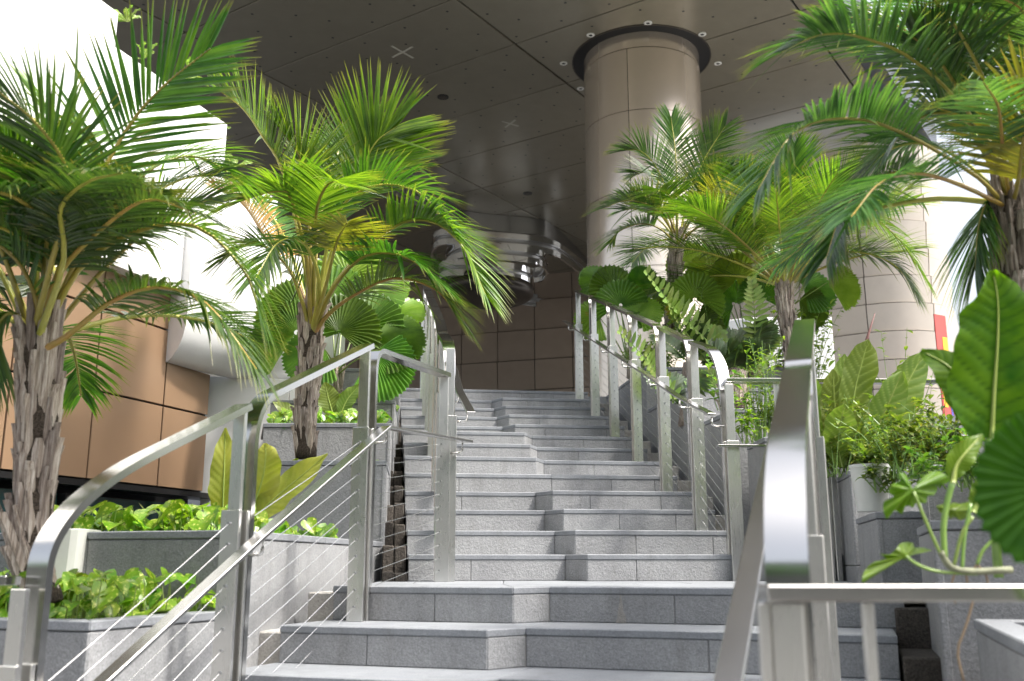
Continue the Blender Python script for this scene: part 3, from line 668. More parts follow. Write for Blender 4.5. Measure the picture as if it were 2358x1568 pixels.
# ------------------------------------------------------------------ clad walls
def cladwall(name, label, cat, path, z0, rowh, nrow, pw, mat, th=.03, lip=.03, core_mat=None, gap=.012, sub=4, jitter=0):
    """panels follow a plan path (list of xy); rows overlap like shallow shingles with a dark joint"""
    pts = [V((p[0], p[1], 0)) for p in path]
    cum = [0]
    for i in range(len(pts) - 1): cum.append(cum[-1] + (pts[i + 1] - pts[i]).length)
    def P(s):
        s = max(0, min(cum[-1], s)); k = 0
        while k < len(cum) - 2 and cum[k + 1] < s: k += 1
        f = (s - cum[k]) / (cum[k + 1] - cum[k]); d = (pts[k + 1] - pts[k]).normalized()
        return pts[k].lerp(pts[k + 1], f), V((d.y, -d.x, 0))
    t = thing(name, (pts[0].x, pts[0].y, z0), label, cat)
    nn = max(1, round(cum[-1] / pw))
    def sheet(s0, s1, za, zb, o0, o1, thick, m, nm):
        k = sub; vs = []; fs = []
        for i in range(k + 1):
            p, n_ = P(s0 + (s1 - s0) * i / k)
            vs += [v3(p + n_ * o0, za), v3(p + n_ * o1, zb), v3(p + n_ * (o1 - thick), zb), v3(p + n_ * (o0 - thick), za)]
        for i in range(k):
            for q in range(4): fs.append((i * 4 + q, i * 4 + (q + 1) % 4, i * 4 + 4 + (q + 1) % 4, i * 4 + 4 + q))
        fs += [(0, 1, 2, 3), tuple(k * 4 + q for q in (3, 2, 1, 0))]
        o_ = MB().add(vs, fs).build(nm, m, t, smooth=k > 1)
        if k > 1: o_.modifiers.new('es', 'EDGE_SPLIT').split_angle = radians(42)
        return o_
    for r in range(nrow):
        for c in range(nn):
            s0, s1 = cum[-1] * c / nn, cum[-1] * (c + 1) / nn
            sheet(s0 + gap / 2, s1 - gap / 2, z0 + r * rowh + gap, z0 + (r + 1) * rowh - gap * .3, lip * .2, lip, th, mat, 'cladding_panel')
    sub_ = sub; sub = sub * nn
    sheet(0, cum[-1], z0 + .01, z0 + nrow * rowh - .01, -th - .03, -th - .03, .3, core_mat or M['joint'], 'backing')
    return t
# dark wall at the back of the plaza (heading of its plan line ~ -71.5 deg)
dw = V((sin(radians(-72)), cos(radians(-72)), 0)); qd_ = at(1232, 820, 28.5)
pA = V((qd_.x, qd_.y, 0)) + dw * 9.2; pB = V((qd_.x, qd_.y, 0)) - dw * 5.75
rowd = (at(1232, 760, 28.5).z - at(1232, 829, 28.5).z)
zd = at(1232, 829, 28.5).z - 6 * rowd
cladwall('dark_wall', 'dark brown wall of overlapping panels at the back of the plaza', 'wall', [(pA.x, pA.y), (pB.x, pB.y)], zd, rowd, 16, 1.15, M['darkwall'], lip=.07, th=.04, gap=.025, sub=1)
# sunlit cream building with a rounded corner
A0 = at(1800, 780, 18.6); C0 = at(1995, 770, 17.7)
dxy = V((C0.x - A0.x, C0.y - A0.y, 0)).normalized()
path = [(A0.x - dxy.x * 2, A0.y - dxy.y * 2), (A0.x, A0.y), (C0.x, C0.y)]
R_ = 1.25; nrm = V((dxy.y, -dxy.x, 0)); cen = V((C0.x, C0.y, 0)) - nrm * R_
a0 = atan2(nrm.y, nrm.x)
for i in range(1, 13):
    a = a0 + radians(115) * i / 12; path.append((cen.x + cos(a) * R_, cen.y + sin(a) * R_))
lastd = V((path[-1][0] - path[-2][0], path[-1][1] - path[-2][1], 0)).normalized()
path.append((path[-1][0] + lastd.x * 6, path[-1][1] + lastd.y * 6))
rowc = at(1990, 704, 17.7).z - at(1990, 768, 17.7).z
zc = at(1990, 768, 17.7).z - 9 * rowc
nr = int((at(1990, 335, 17.7).z - zc) / rowc + .5)
cladwall('rounded_building', 'sunlit cream building with rounded corner behind the right palms', 'building', path, zc, rowc, nr, 1.22, M['wall'], lip=.055, gap=.018, sub=4)
# red banner, grey beam by the cream building
b0, b1 = at(2147, 735, 16.6), at(2170, 1010, 16.6)
bn = thing('banner', (b0.x, b0.y, b1.z), 'red hanging banner with yellow marks beside the cream building', 'banner')
bd = V((.85, .5, 0)).normalized()
MB().box(v3(V((b0.x + .17, b0.y + .1, 0)), (b0.z + b1.z) / 2), bd * .15, V((-bd.y, bd.x, 0)) * .01, V((0, 0, (b0.z - b1.z) / 2 + .1))).build('cloth', M['red'], bn)
for (u, zf, hu, hz, mm) in ((.07, .8, .06, .12, 'yellow'), (-.06, .36, .05, .2, 'yellow'), (.09, .27, .03, .3, 'violet'), (.02, .12, .1, .09, 'yellow'), (-.06, .6, .03, .2, 'white')):
    c = v3(V((b0.x + .17, b0.y + .1, 0)) + bd * u + V((bd.y, -bd.x, 0)) * .014, b1.z + (b0.z - b1.z) * zf)
    MB().box(c, bd * hu, V((-bd.y, bd.x, 0)) * .002, V((0, 0, hz))).build('print', M[mm], bn)
gb = thing('grey_beam', at(2170, 680, 21), 'grey sloping roof edge behind the red banner', 'beam')
g0, g1 = at(2135, 600, 21), at(2200, 780, 21)
MB().sweep([g0, g1], [(-.1, -.13), (.1, -.13), (.1, .13), (-.1, .13)]).build('beam_body', M['offwhite'], gb)
# white low wall on plaza, right
wl = at(1640, 745, 13.2); wr = at(1810, 775, 12.9)
ww = thing('white_wall', (wl.x, wl.y, 2.6), 'low white wall glowing in the sun behind the cycads', 'wall')
MB().sweep([V((wl.x, wl.y, 3.6)), V(((wl.x + wr.x) / 2, wl.y - .25, 3.6)), V((wr.x + .6, wr.y, 3.6))], [(-.1, -1), (.1, -1), (.1, wl.z - 3.6), (-.1, wl.z - 3.6)]).build('wall_body', M['white'], ww, bevel=.01)

# ------------------------------------------------------------------ left building: tan panels, white facade, glass
qb_ = at(470, 1130, 8.6); Q = (qb_.x, qb_.y)
def tz(px, py): p = onplane(px, py, Q, (S1.x, S1.y)); return (V((p.x - Q[0], p.y - Q[1], 0)).dot(S1), p.z)
def pt(t, z, out=0): p = V((Q[0], Q[1], 0)) + S1 * t + R1 * out; return V((p.x, p.y, z))
tw = thing('tan_wall', pt(-2, 1.2), 'tan panelled building wall behind the big left palm', 'building')
tv = [tz(2, 1069)[0] - 1.0, tz(2, 1069)[0], tz(200, 1094)[0], tz(364, 1094)[0], tz(470, 1094)[0]]
zb_ = tz(330, 1118)[1]; z1_ = tz(235, 902)[1]; z2_ = tz(300, 731)[1]; hp = z2_ - z1_
zl_ = [zb_, z1_, z2_, z2_ + hp, z2_ + 2 * hp, z2_ + 3 * hp]
zq = tz(440, 850)[1]
for i in range(4):
    for j in range(5):
        t0, t1, za, zb2 = tv[i] + .008, tv[i + 1] - .008, zl_[j] + .008, zl_[j + 1] - .008
        if i == 3:
            if za > zq: continue
            zb2 = min(zb2, zq)
        MB().box(pt((t0 + t1) / 2, (za + zb2) / 2, -.012), S1 * ((t1 - t0) / 2), R1 * .012, V((0, 0, (zb2 - za) / 2))).build('wall_panel', M['tan'], tw, bevel=.003)
MB().box(pt((tv[0] + tv[3]) / 2, (zl_[0] + zl_[-1]) / 2, -.2), S1 * ((tv[3] - tv[0]) / 2), R1 * .17, V((0, 0, (zl_[-1] - zl_[0]) / 2))).build('backing', M['joint'], tw)
MB().box(pt((tv[3] + tv[4]) / 2 + .001, (zl_[0] + zq) / 2, -.2), S1 * ((tv[4] - tv[3]) / 2), R1 * .17, V((0, 0, (zq - zl_[0]) / 2))).build('backing', M['joint'], tw)
# ribbon window under the tan panels
rw = thing('ribbon_window', pt(-2, .6), 'dark ribbon window under the tan panelled wall', 'window')
wt0, wt1 = tv[0] - 1.2, tv[4] + .45
MB().box(pt((wt0 + wt1) / 2, zb_ - .025, -.14), S1 * ((wt1 - wt0) / 2), R1 * .13, V((0, 0, .022))).build('head_frame', M['black'], rw)
ms = [wt0, tz(185, 1180)[0] - .75, tz(185, 1180)[0], tz(455, 1150)[0], wt1]
for i in range(4):
    MB().box(pt((ms[i] + ms[i + 1]) / 2, zb_ - .6, -.2), S1 * ((ms[i + 1] - ms[i]) / 2 - .03), R1 * .008, V((0, 0, .5))).build('pane', M['glass'], rw)
for q in ms[1:-1]: MB().box(pt(q, zb_ - .6, -.17), S1 * .028, R1 * .05, V((0, 0, .5))).build('mullion', M['black'], rw)
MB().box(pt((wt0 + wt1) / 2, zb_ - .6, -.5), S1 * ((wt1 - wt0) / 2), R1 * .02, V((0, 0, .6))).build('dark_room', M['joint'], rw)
# white stepped facade above, in front of the tan wall by a hand's breadth
wf = thing('white_facade', pt(-2, 4), 'sun bleached white stepped facade above the tan wall', 'building')
OUT = .12
QF = (Q[0] + R1.x * OUT, Q[1] + R1.y * OUT)
def tzf(px, py): p = onplane(px, py, QF, (S1.x, S1.y)); return (V((p.x - Q[0], p.y - Q[1], 0)).dot(S1), p.z)
zlow = tz(300, 640)[1]
tA, zA = tzf(274, 30); tB, zB = tzf(524, 287); tC, zC = tzf(640, 470); zC = tzf(521, 385)[1]
tB0 = tzf(272, 104)[0]
edges = [(-7, tA, zA), (tA, tB, zB), (tB, tC, zC)]
for (t0, t1, zt) in edges:
    nseg = max(1, round((t1 - t0) / 1.6))
    for q in range(nseg):
        a, b_ = t0 + (t1 - t0) * q / nseg, t0 + (t1 - t0) * (q + 1) / nseg
        MB().box(pt((a + b_) / 2, (zlow + zt) / 2, OUT - .25), S1 * ((b_ - a) / 2 - .004), R1 * .25, V((0, 0, (zt - zlow) / 2))).build('wall_panel', M['white'], wf, bevel=.004)
# curved white bullnose between tan wall and plaza level
bw = thing('curved_white_wall', pt(tv[3], zq), 'curved white wall with rounded belly at the end of the tan panels', 'wall')
base = [pt(tv[3] - .02, 0, .02), pt(tv[3] + .25, 0, .08), pt(tv[4] - .05, 0, .12), pt(tv[4] + .28, 0, .2), pt(tv[4] + .62, 0, .42), pt(tv[4] + .9, 0, .8)]
path = catmull(base, 24); hgt = zlow + .6 - zq
prof = [(0, 0), (.05, .03), (.12, .1), (.17, .2), (.2, .34), (.2, hgt), (-.1, hgt), (-.1, 0)]
vs = []; m_ = len(prof)
for i, p in enumerate(path):
    d = (path[min(i + 1, 23)] - path[max(i - 1, 0)]).normalized(); s = V((d.y, -d.x, 0)); vs += [V((p.x, p.y, zq)) + s * u + V((0, 0, q)) for u, q in prof]
fs = [(i * m_ + q, (i + 1) * m_ + q, (i + 1) * m_ + (q + 1) % m_, i * m_ + (q + 1) % m_) for i in range(23) for q in range(m_)] + [tuple(range(m_)), tuple(range(23 * m_, 24 * m_))]
ob = MB().add(vs, fs).build('wall_shell', M['offwhite'], bw, smooth=True); mod = ob.modifiers.new('es', 'EDGE_SPLIT'); mod.split_angle = radians(35)
# white flat panel below it
wpn = thing('white_panel_wall', at(480, 1180, 8.7), 'flat white wall panel right of the tan wall behind the yellow leaf', 'wall')
a_, b_ = at(481, 868, 8.75), at(668, 872, 8.9); zt = a_.z; zb3 = at(470, 1260, 8.75).z
for f0, f1 in ((0, 1.0), (1.0, 1.9)):
    p0 = V((a_.x, a_.y, 0)).lerp(V((b_.x, b_.y, 0)), f0); p1 = V((a_.x, a_.y, 0)).lerp(V((b_.x, b_.y, 0)), f1); d = (p1 - p0)
    MB().box(v3((p0 + p1) / 2, (zt + zb3) / 2), d / 2 * .995, V((d.y, -d.x, 0)).normalized() * .04, V((0, 0, (zt - zb3) / 2))).build('panel', M['offwhite'], wpn, bevel=.004)
# cable balustrade in front of white wall
cb = thing('cable_balustrade', at(640, 870, 9.4), 'steel cable balustrade in front of the white wall left of the second palm', 'railing')
pA_, pB_ = at(617, 870, 9.4), at(735, 880, 9.6)
for f in (0, .5, 1):
    p = pA_.lerp(pB_, f); zt_ = at(617, 735, 9.4).z
    MB().box(V((p.x, p.y, (p.z - .3 + zt_) / 2)), V((.02, 0, 0)), V((0, .03, 0)), V((0, 0, (zt_ - p.z + .3) / 2))).build('post', M['poststeel'], cb)
    MB().box(V((p.x + .06, p.y, (p.z - .3 + zt_) / 2)), V((.012, 0, 0)), V((0, .03, 0)), V((0, 0, (zt_ - p.z + .3) / 2))).build('post', M['poststeel'], cb)
for q in range(11):
    z = at(617, 862, 9.4).z + q * .055
    MB().tube([V((pA_.x, pA_.y, z)), V((pB_.x, pB_.y, z))], .003, 5).build('cable', M['satin'], cb, smooth=True, fix=False)
# white square pot / end post left
wp = thing('white_plant_box', at(150, 1350, 4.25), 'tall white plant box at the end of the dark granite planter', 'plant box')
a0_, a1_ = at(122, 1220, 4.35), at(191, 1222, 4.2); bb = at(120, 1400, 4.3).z
m_ = MB(); cx_ = (a0_ + a1_) / 2; hw = (a1_.x - a0_.x) / 2
pr = [(-hw, -.1), (hw * .6, -.1), (hw * .9, -.085), (hw, -.05), (hw, .12), (-hw, .12)]
vs = [V((cx_.x + x * (1.0 if z_ else .86), cx_.y + y, [bb, a0_.z][z_])) for z_ in (0, 1) for x, y in pr]
m_.add(vs, [tuple(range(6)), tuple(range(6, 12))] + [(i, (i + 1) % 6, 6 + (i + 1) % 6, 6 + i) for i in range(6)]); m_.build('box_body', M['potw'], wp, bevel=.004)
m_ = MB(); m_.prism([(cx_.x + hw, cx_.y), (cx_.x + hw + .26, cx_.y + .16), (cx_.x + hw + .26, cx_.y + .3), (cx_.x + hw, cx_.y + .3)], a0_.z - .03, a0_.z - .012); m_.build('liner_lip', M['potw'], wp)
# white round pot right
pc = at(2010, 1178, 5.05); rp = 84 / 2280 * 5.05 / 2 * 1.05
wpot = thing('white_pot', pc, 'round white plastic pot with trailing shrubs on the right planter', 'pot')
ht = at(2010, 1071, 5.05).z - pc.z
m_ = MB(); m_.tube([pc, pc + V((0, 0, ht * .93)), pc + V((0, 0, ht * .93)), pc + V((0, 0, ht))], [rp * .78, rp * .97, rp * 1.03, rp * 1.03], 28); m_.build('pot_body', M['potw'], wpot, smooth=True).modifiers.new('es', 'EDGE_SPLIT')
m_ = MB(); m_.tube([pc + V((0, 0, ht)), pc + V((0, 0, ht + .004))], rp * .92, 24); m_.build('soil', M['soil'], wpot)

# ------------------------------------------------------------------ chrome ring fixture and soffit rim
rim = thing('soffit_rim', atz(1150, 500, H), 'curved satin steel rim hanging from the soffit round the void', 'rim')
rp_ = [atz(x, y, H - .01) for x, y in ((880, 395), (979, 443), (1035, 472), (1075, 487), (1160, 497), (1235, 504), (1265, 514), (1300, 543), (1344, 590), (1400, 650))]
MB().sweep(catmull(rp_, 60), [(-.02, -.42), (.02, -.42), (.02, 0), (-.02, 0)]).build('rim_band', M['satin'], rim, smooth=True).modifiers.new('es', 'EDGE_SPLIT')
def rrect(c, hx, hy, r, ang, n=8):
    out = []
    for (sx, sy, a0) in ((1, 1, 0), (-1, 1, pi / 2), (-1, -1, pi), (1, -1, 3 * pi / 2)):
        for i in range(n + 1):
            a = a0 + pi / 2 * i / n; x = sx * (hx - r) + r * cos(a); y = sy * (hy - r) + r * sin(a)
            out.append(V((c.x + x * cos(ang) - y * sin(ang), c.y + x * sin(ang) + y * cos(ang), c.z)))
    return out
def ring(label, Y, loop, single=False):
    z = at(loop[2][0], loop[2][1], Y).z; loop = [(x + 22, y - 10) for x, y in loop]; z = at(loop[2][0], loop[2][1], Y).z; P_ = [atz(x, y, z) for x, y in loop]; n = len(P_)
    pth = []
    for i in range(n):          # smooth closed plan
        a, b_, c, d = P_[i - 1], P_[i], P_[(i + 1) % n], P_[(i + 2) % n]
        for k in range(6):
            u = k / 6; pth.append(.5 * ((2 * b_) + (c - a) * u + (2 * a - 5 * b_ + 4 * c - d) * u * u + (3 * b_ - a - 3 * c + d) * u ** 3))
    cen = sum(P_, V((0, 0, 0))) / n
    t = thing('chrome_ring', cen, label, 'light fitting', 'chrome rings hanging under the soffit')
    for (z0, z1, off, mm, nm) in ((0, .15, 0, 'chrome', 'lower_band'),) + (() if single else ((.15, .26, -.08, 'satin', 'recessed_band'), (.26, .40, 0, 'chrome', 'upper_band'))):
        MB().sweep(pth, [(off - .02, z0), (off + .03, z0), (off + .03, z1 - .004), (off - .02, z1 - .004)], closed=True).build(nm, M[mm], t, smooth=True).modifiers.new('es', 'EDGE_SPLIT').split_angle = radians(50)
    return t, cen
rings = [
 ring('topmost short chrome ring just under the soffit rim', 23.6, [(1040, 527), (1100, 530), (1160, 535), (1212, 541), (1233, 553), (1234, 566), (1200, 576), (1100, 571), (1030, 552)], True),
 ring('widest chrome ring with a mirrored band reaching furthest right', 23.0, [(1010, 573), (1100, 580), (1190, 587), (1245, 597), (1278, 613), (1318, 645), (1375, 700), (1340, 730), (1180, 712), (1050, 680), (985, 640), (975, 590)]),
 ring('middle chrome ring below the widest one', 22.6, [(1040, 604), (1093, 607), (1160, 612), (1212, 619), (1232, 630), (1236, 645), (1215, 660), (1130, 662), (1040, 652), (1005, 625)]),
 ring('lowest chrome ring above the brown drum', 22.2, [(1030, 645), (1080, 648), (1150, 653), (1190, 661), (1204, 673), (1195, 690), (1120, 697), (1030, 692), (990, 668), (998, 650)]),
]
dr = thing('brown_drum', rings[-1][1], 'brown rounded drum under the lowest chrome ring', 'light fitting')
c = rings[-1][1].copy(); c.z = at(1120, 672, 22.4).z
vs = []; fs = []; K = 40
for lv, (sc_, dz) in enumerate(((1.0, .2), (1.0, 0), (.92, -.05), (.65, -.09), (.3, -.11))):
    for q in range(K): vs.append(c + V((cos(2 * pi * q / K) * 1.1 * sc_, sin(2 * pi * q / K) * 1.2 * sc_, dz)))
for lv in range(4):
    for q in range(K): fs.append((lv * K + q, lv * K + (q + 1) % K, (lv + 1) * K + (q + 1) % K, (lv + 1) * K + q))
fs += [tuple(range(4 * K, 5 * K)), tuple(range(K))]
MB().add(vs, fs).build('drum_shell', M['collar'], dr, smooth=True)
for tt, c in rings:
    for sx in (-.5, .6): MB().tube([c + V((sx, .3, .2)), V((c.x + sx * .9, c.y + .4, H))], .006, 6).build('hanger_rod', M['satin'], tt, smooth=True)

# ------------------------------------------------------------------ plants
def leaflet(mb, p, L, wv, nv, length, width, droop, segs=4, fold=.35, taper=1.0, prof=None):
    """narrow folded leaf from p along L; wv across, nv up"""
    vs = []; fs = []
    prof = prof or [.55, 1, .85, .5, .04]
    for i in range(segs + 1):
        s = i / segs; q = p + L * (length * s * (1 - .12 * droop * s)) + V((0, 0, -1)) * (droop * length * s ** 2.4 * 1.15)
        h = width / 2 * prof[min(i, len(prof) - 1)]
        vs += [q - wv * h + nv * (h * fold), q, q + wv * h + nv * (h * fold)]
    for i in range(segs):
        k = i * 3; fs += [(k, k + 1, k + 4, k + 3), (k + 1, k + 2, k + 5, k + 4)]
    mb.add(vs, fs)
    if mb.tip is None: mb.tip = []
    r_ = (abs(p.x * 917.13 + p.y * 331.7 + p.z * 713.9 + L.x * 57)) % 1.0
    for i in range(segs + 1): mb.tip += [(i / segs, r_)] * 3
def frond(parent, ctrl, ll=.32, n=34, width=.016, t0=.3, vee=.35, droop=.25, mat='frond', rmat='rachis', r0=.011, seed=0, roll=0, a_base=68, a_tip=22, name='frond', up=None, jit=.10, segs=4, dens=1.3, wid=.95):
    n = int(n * dens); ll *= 1.15; width *= wid; droop *= .75; R = random.Random(seed * 31 + 5); pts = catmull(ctrl, 40)
    rb = MB(); m = 16; idx = [int(i * 39 / (m - 1)) for i in range(m)]
    rb.tube([pts[i] for i in idx], [r0 * (1 - .82 * i / 39) + .0008 for i in idx], 5)
    ro = rb.build(name, M[rmat], parent, smooth=True, fix=False)
    lf = MB(); fin = len(pts) - 1
    for i in range(n):
        s = t0 + (1 - t0) * (i / (n - 1)); u = s * fin; k = min(int(u), fin - 1); p = pts[k].lerp(pts[k + 1], u - k)
        T = (pts[min(k + 2, fin)] - pts[max(k - 1, 0)]).normalized()
        U_ = V(up) if up is not None else V((0, 0, 1))
        side = T.cross(U_)
        if side.length < .15: side = T.cross(V((0, -1, .2)))
        side.normalize(); N_ = side.cross(T).normalized()
        if roll: q = Quaternion(T, roll); side = q @ side; N_ = q @ N_
        f = i / (n - 1); ang = radians(a_base + (a_tip - a_base) * f ** 1.1)
        lp = (.62 + .38 * min(1, f / .25)) * (1 - .5 * max(0, (f - .55) / .45) ** 1.5)
        for sg in (-1, 1):
            vv = vee + R.uniform(-jit, jit); aa = ang * (1 + R.uniform(-jit, jit) * .6)
            L = T * cos(aa) + (side * sg * cos(vv) + N_ * sin(vv)) * sin(aa); L.normalize()
            wv = L.cross(N_).normalized(); nv = wv.cross(L)
            if nv.dot(N_) < 0: nv = -nv
            if R.random() < .035: continue
            if R.random() < .025: vv_ = R.uniform(.5, 1.1); L = (L - V((0, 0, 1)) * vv_ * .6).normalized()
            leaflet(lf, p + side * sg * r0 * .3, L, wv, nv, ll * lp * R.uniform(.9, 1.08), width * R.uniform(.85, 1.1), droop * R.uniform(.6, 1.4), segs=segs)
    lo = lf.build('leaflets', M[mat], ro, fix=False); tag(lo, kind='stuff'); return ro
def trunk(parent, pts, rads, seed=0, nb=90, blen=.12, k=14):
    R = random.Random(seed); P_ = catmull(pts, 24)
    rr = [rads[0] + (rads[1] - rads[0]) * i / 23 for i in range(24)]
    tb = MB(); tb.tube(P_, [r * .93 * (1 + .05 * sin(i * 2.1)) for i, r in enumerate(rr)], k); tb.build('trunk', M['fibre'], parent, smooth=True)
    # old leaf bases: pale boot strips wrapped on the stem, in rising spiral
    for i in range(nb):
        f = (i + R.random()) / nb * .97; u = f * 23; q = min(int(u), 22); c = P_[q].lerp(P_[q + 1], u - q); r = rr[q]
        T = (P_[min(q + 1, 23)] - P_[q]).normalized(); a = i * 2.39996 + R.uniform(-.2, .2)
        X = T.cross(V((0, 1, .1))).normalized(); Y_ = T.cross(X); e = X * cos(a) + Y_ * sin(a); w_ = T.cross(e)
        hw = r * R.uniform(.2, .36); ln = blen * R.uniform(.7, 1.4); b = MB()
        rows_ = [(0, .9, .6), (.35, .98, 1), (.75, 1.05, .85), (1, 1.16 + R.uniform(-.05, .12), .5)]
        vs = []
        for (z, ro_, wd) in rows_:
            cc_ = c + T * (ln * z) + e * (r * ro_); vs += [cc_ - w_ * hw * wd - e * .006, cc_ + e * .005, cc_ + w_ * hw * wd - e * .006]
        th = [v - e * .012 for v in vs]; n_ = len(vs); fs = []
        for j in range(3):
            for s_ in range(2):
                kk = j * 3 + s_; fs += [(kk, kk + 1, kk + 4, kk + 3), (n_ + kk, n_ + kk + 3, n_ + kk + 4, n_ + kk + 1)]
        fs += [(9, 10, n_ + 10, n_ + 9), (10, 11, n_ + 11, n_ + 10)]
        for j in range(3): fs += [(j * 3, j * 3 + 3, n_ + j * 3 + 3, n_ + j * 3), (j * 3 + 2, n_ + j * 3 + 2, n_ + j * 3 + 5, j * 3 + 5)]
        b.add(vs + th, fs).build('leaf_base', M['bark'], parent, fix=False)
def A_(pts, Y=None): return [at(p[0], p[1], p[2] if len(p) > 2 else Y) for p in pts]
def arcfrond(base, az, el, L, sag, n=4):
    """control points of an arching frond"""
    d = V((cos(az) * cos(el), sin(az) * cos(el), sin(el))); return [base + d * (L * s) - V((0, 0, sag * L * s * s)) for s in (0, .25, .5, .75, 1)]

# ---- palm A : big palm at left
YA = 3.62
pa_t = thing('palm_tree', at(100, 1395, YA), 'big palm with thick ragged trunk at the left edge', 'palm', 'palms beside the stairs')
trunk(pa_t, A_([(104, 1395), (72, 1270), (82, 1100), (88, 930), (90, 800)], YA), (.066, .082), 3, 95, .2)
cA = at(88, 790, YA)
FA = [
 ([(100, 780, 3.62), (128, 640, 3.62), (200, 470, 3.6), (290, 300, 3.6), (375, 200, 3.55), (485, 112, 3.5)], dict(ll=.37, n=30, t0=.38, vee=.15, droop=.04, mat='frond', a_base=62, a_tip=28, width=.02, up=(.5, -1, .5))),
 ([(75, 780, 3.6), (120, 600, 3.4), (160, 420, 3.2), (90, 290, 3.05), (-30, 190, 2.95)], dict(ll=.34, n=40, vee=.3, droop=.2, mat='frond_d')),
 ([(110, 800, 3.55), (160, 770, 3.5), (257, 694, 3.45), (367, 661, 3.4), (478, 702, 3.35), (590, 850, 3.3)], dict(ll=.27, n=44, t0=.33, vee=.15, droop=.35, mat='frond', width=.016)),
 ([(100, 770, 3.6), (190, 610, 3.6), (316, 533, 3.6), (450, 520, 3.6), (560, 620, 3.6), (600, 730, 3.6)], dict(ll=.28, n=40, t0=.3, vee=.2, droop=.25, mat='frond')),
 ([(92, 770, 3.55), (147, 600, 3.4), (140, 480, 3.2), (200, 420, 3.0), (282, 398, 2.75)], dict(ll=.24, n=34, vee=.25, droop=.25, mat='frond_d')),
 ([(80, 780, 3.6), (85, 700, 3.55), (40, 600, 3.5), (-60, 540, 3.4), (-160, 600, 3.3)], dict(ll=.3, n=36, vee=.2, droop=.3, mat='frond')),
 ([(70, 790, 3.6), (50, 740, 3.6), (20, 720, 3.6), (-10, 760, 3.6), (-25, 860, 3.6)], dict(ll=.24, n=28, vee=.1, droop=.35, mat='frond')),
 ([(95, 770, 3.65), (150, 560, 3.7), (170, 400, 3.75), (140, 300, 3.8), (60, 200, 3.8)], dict(ll=.3, n=36, vee=.3, droop=.15, mat='frond_b')),
 ([(95, 770, 3.62), (130, 640, 3.5), (230, 530, 3.35), (340, 460, 3.2), (450, 490, 3.1)], dict(ll=.28, n=38, vee=.2, droop=.25, mat='frond_d')),
 ([(92, 770, 3.62), (110, 650, 3.55), (60, 560, 3.45), (-20, 520, 3.3), (-100, 560, 3.2)], dict(ll=.28, n=36, vee=.2, droop=.25, mat='frond_d')),
 ([(92, 770, 3.62), (100, 600, 3.6), (60, 440, 3.5), (-20, 340, 3.4), (-120, 300, 3.3)], dict(ll=.32, n=38, vee=.3, droop=.2, mat='frond')),
 ([(100, 770, 3.7), (180, 620, 3.9), (280, 500, 4.1), (400, 420, 4.3), (500, 400, 4.4)], dict(ll=.3, n=38, vee=.3, droop=.2, mat='frond_d')),
 ([(88, 770, 3.62), (110, 560, 3.45), (60, 470, 3.2), (-40, 440, 3.0), (-120, 500, 2.9)], dict(ll=.28, n=36, vee=.2, droop=.3, mat='frond_d')),
 ([(95, 770, 3.7), (130, 640, 3.9), (60, 520, 4.1), (-60, 480, 4.3), (-160, 520, 4.4)], dict(ll=.3, n=36, vee=.2, droop=.3, mat='frond')),
 ([(98, 770, 3.7), (200, 560, 4.0), (330, 400, 4.2), (450, 360, 4.4), (560, 420, 4.5)], dict(ll=.3, n=40, vee=.2, droop=.3, mat='frond_b')),
]
for i, (c, kw) in enumerate(FA): frond(pa_t, A_(c), seed=i + 1, r0=.013, rmat='rachis_o' if i in (2, 8) else 'rachis', **kw)
for i in range(11):
    R = random.Random(i + 900); az = i * 2.39996; cps = arcfrond(at(88, 780, 3.68) + V((cos(az), sin(az), 0)) * .03, az, radians(R.uniform(30, 80)), R.uniform(1.0, 1.25), R.uniform(.3, .6))
    if min(p.y for p in cps) > 2.6: frond(pa_t, cps, ll=.3, n=38, t0=.3, width=.02, vee=.25, droop=.2, mat=['frond', 'frond_d'][i % 2], seed=i + 700, r0=.012)
# spear leaf
sp = MB(); p0, p1 = at(160, 330, 3.7), at(181, 20, 3.65); leaflet(sp, p0, (p1 - p0).normalized(), V((.3, .95, 0)), V((1, 0, 0)), (p1 - p0).length, .022, 0, fold=.8); sp.build('spear_leaf', M['frond'], pa_t, fix=False)

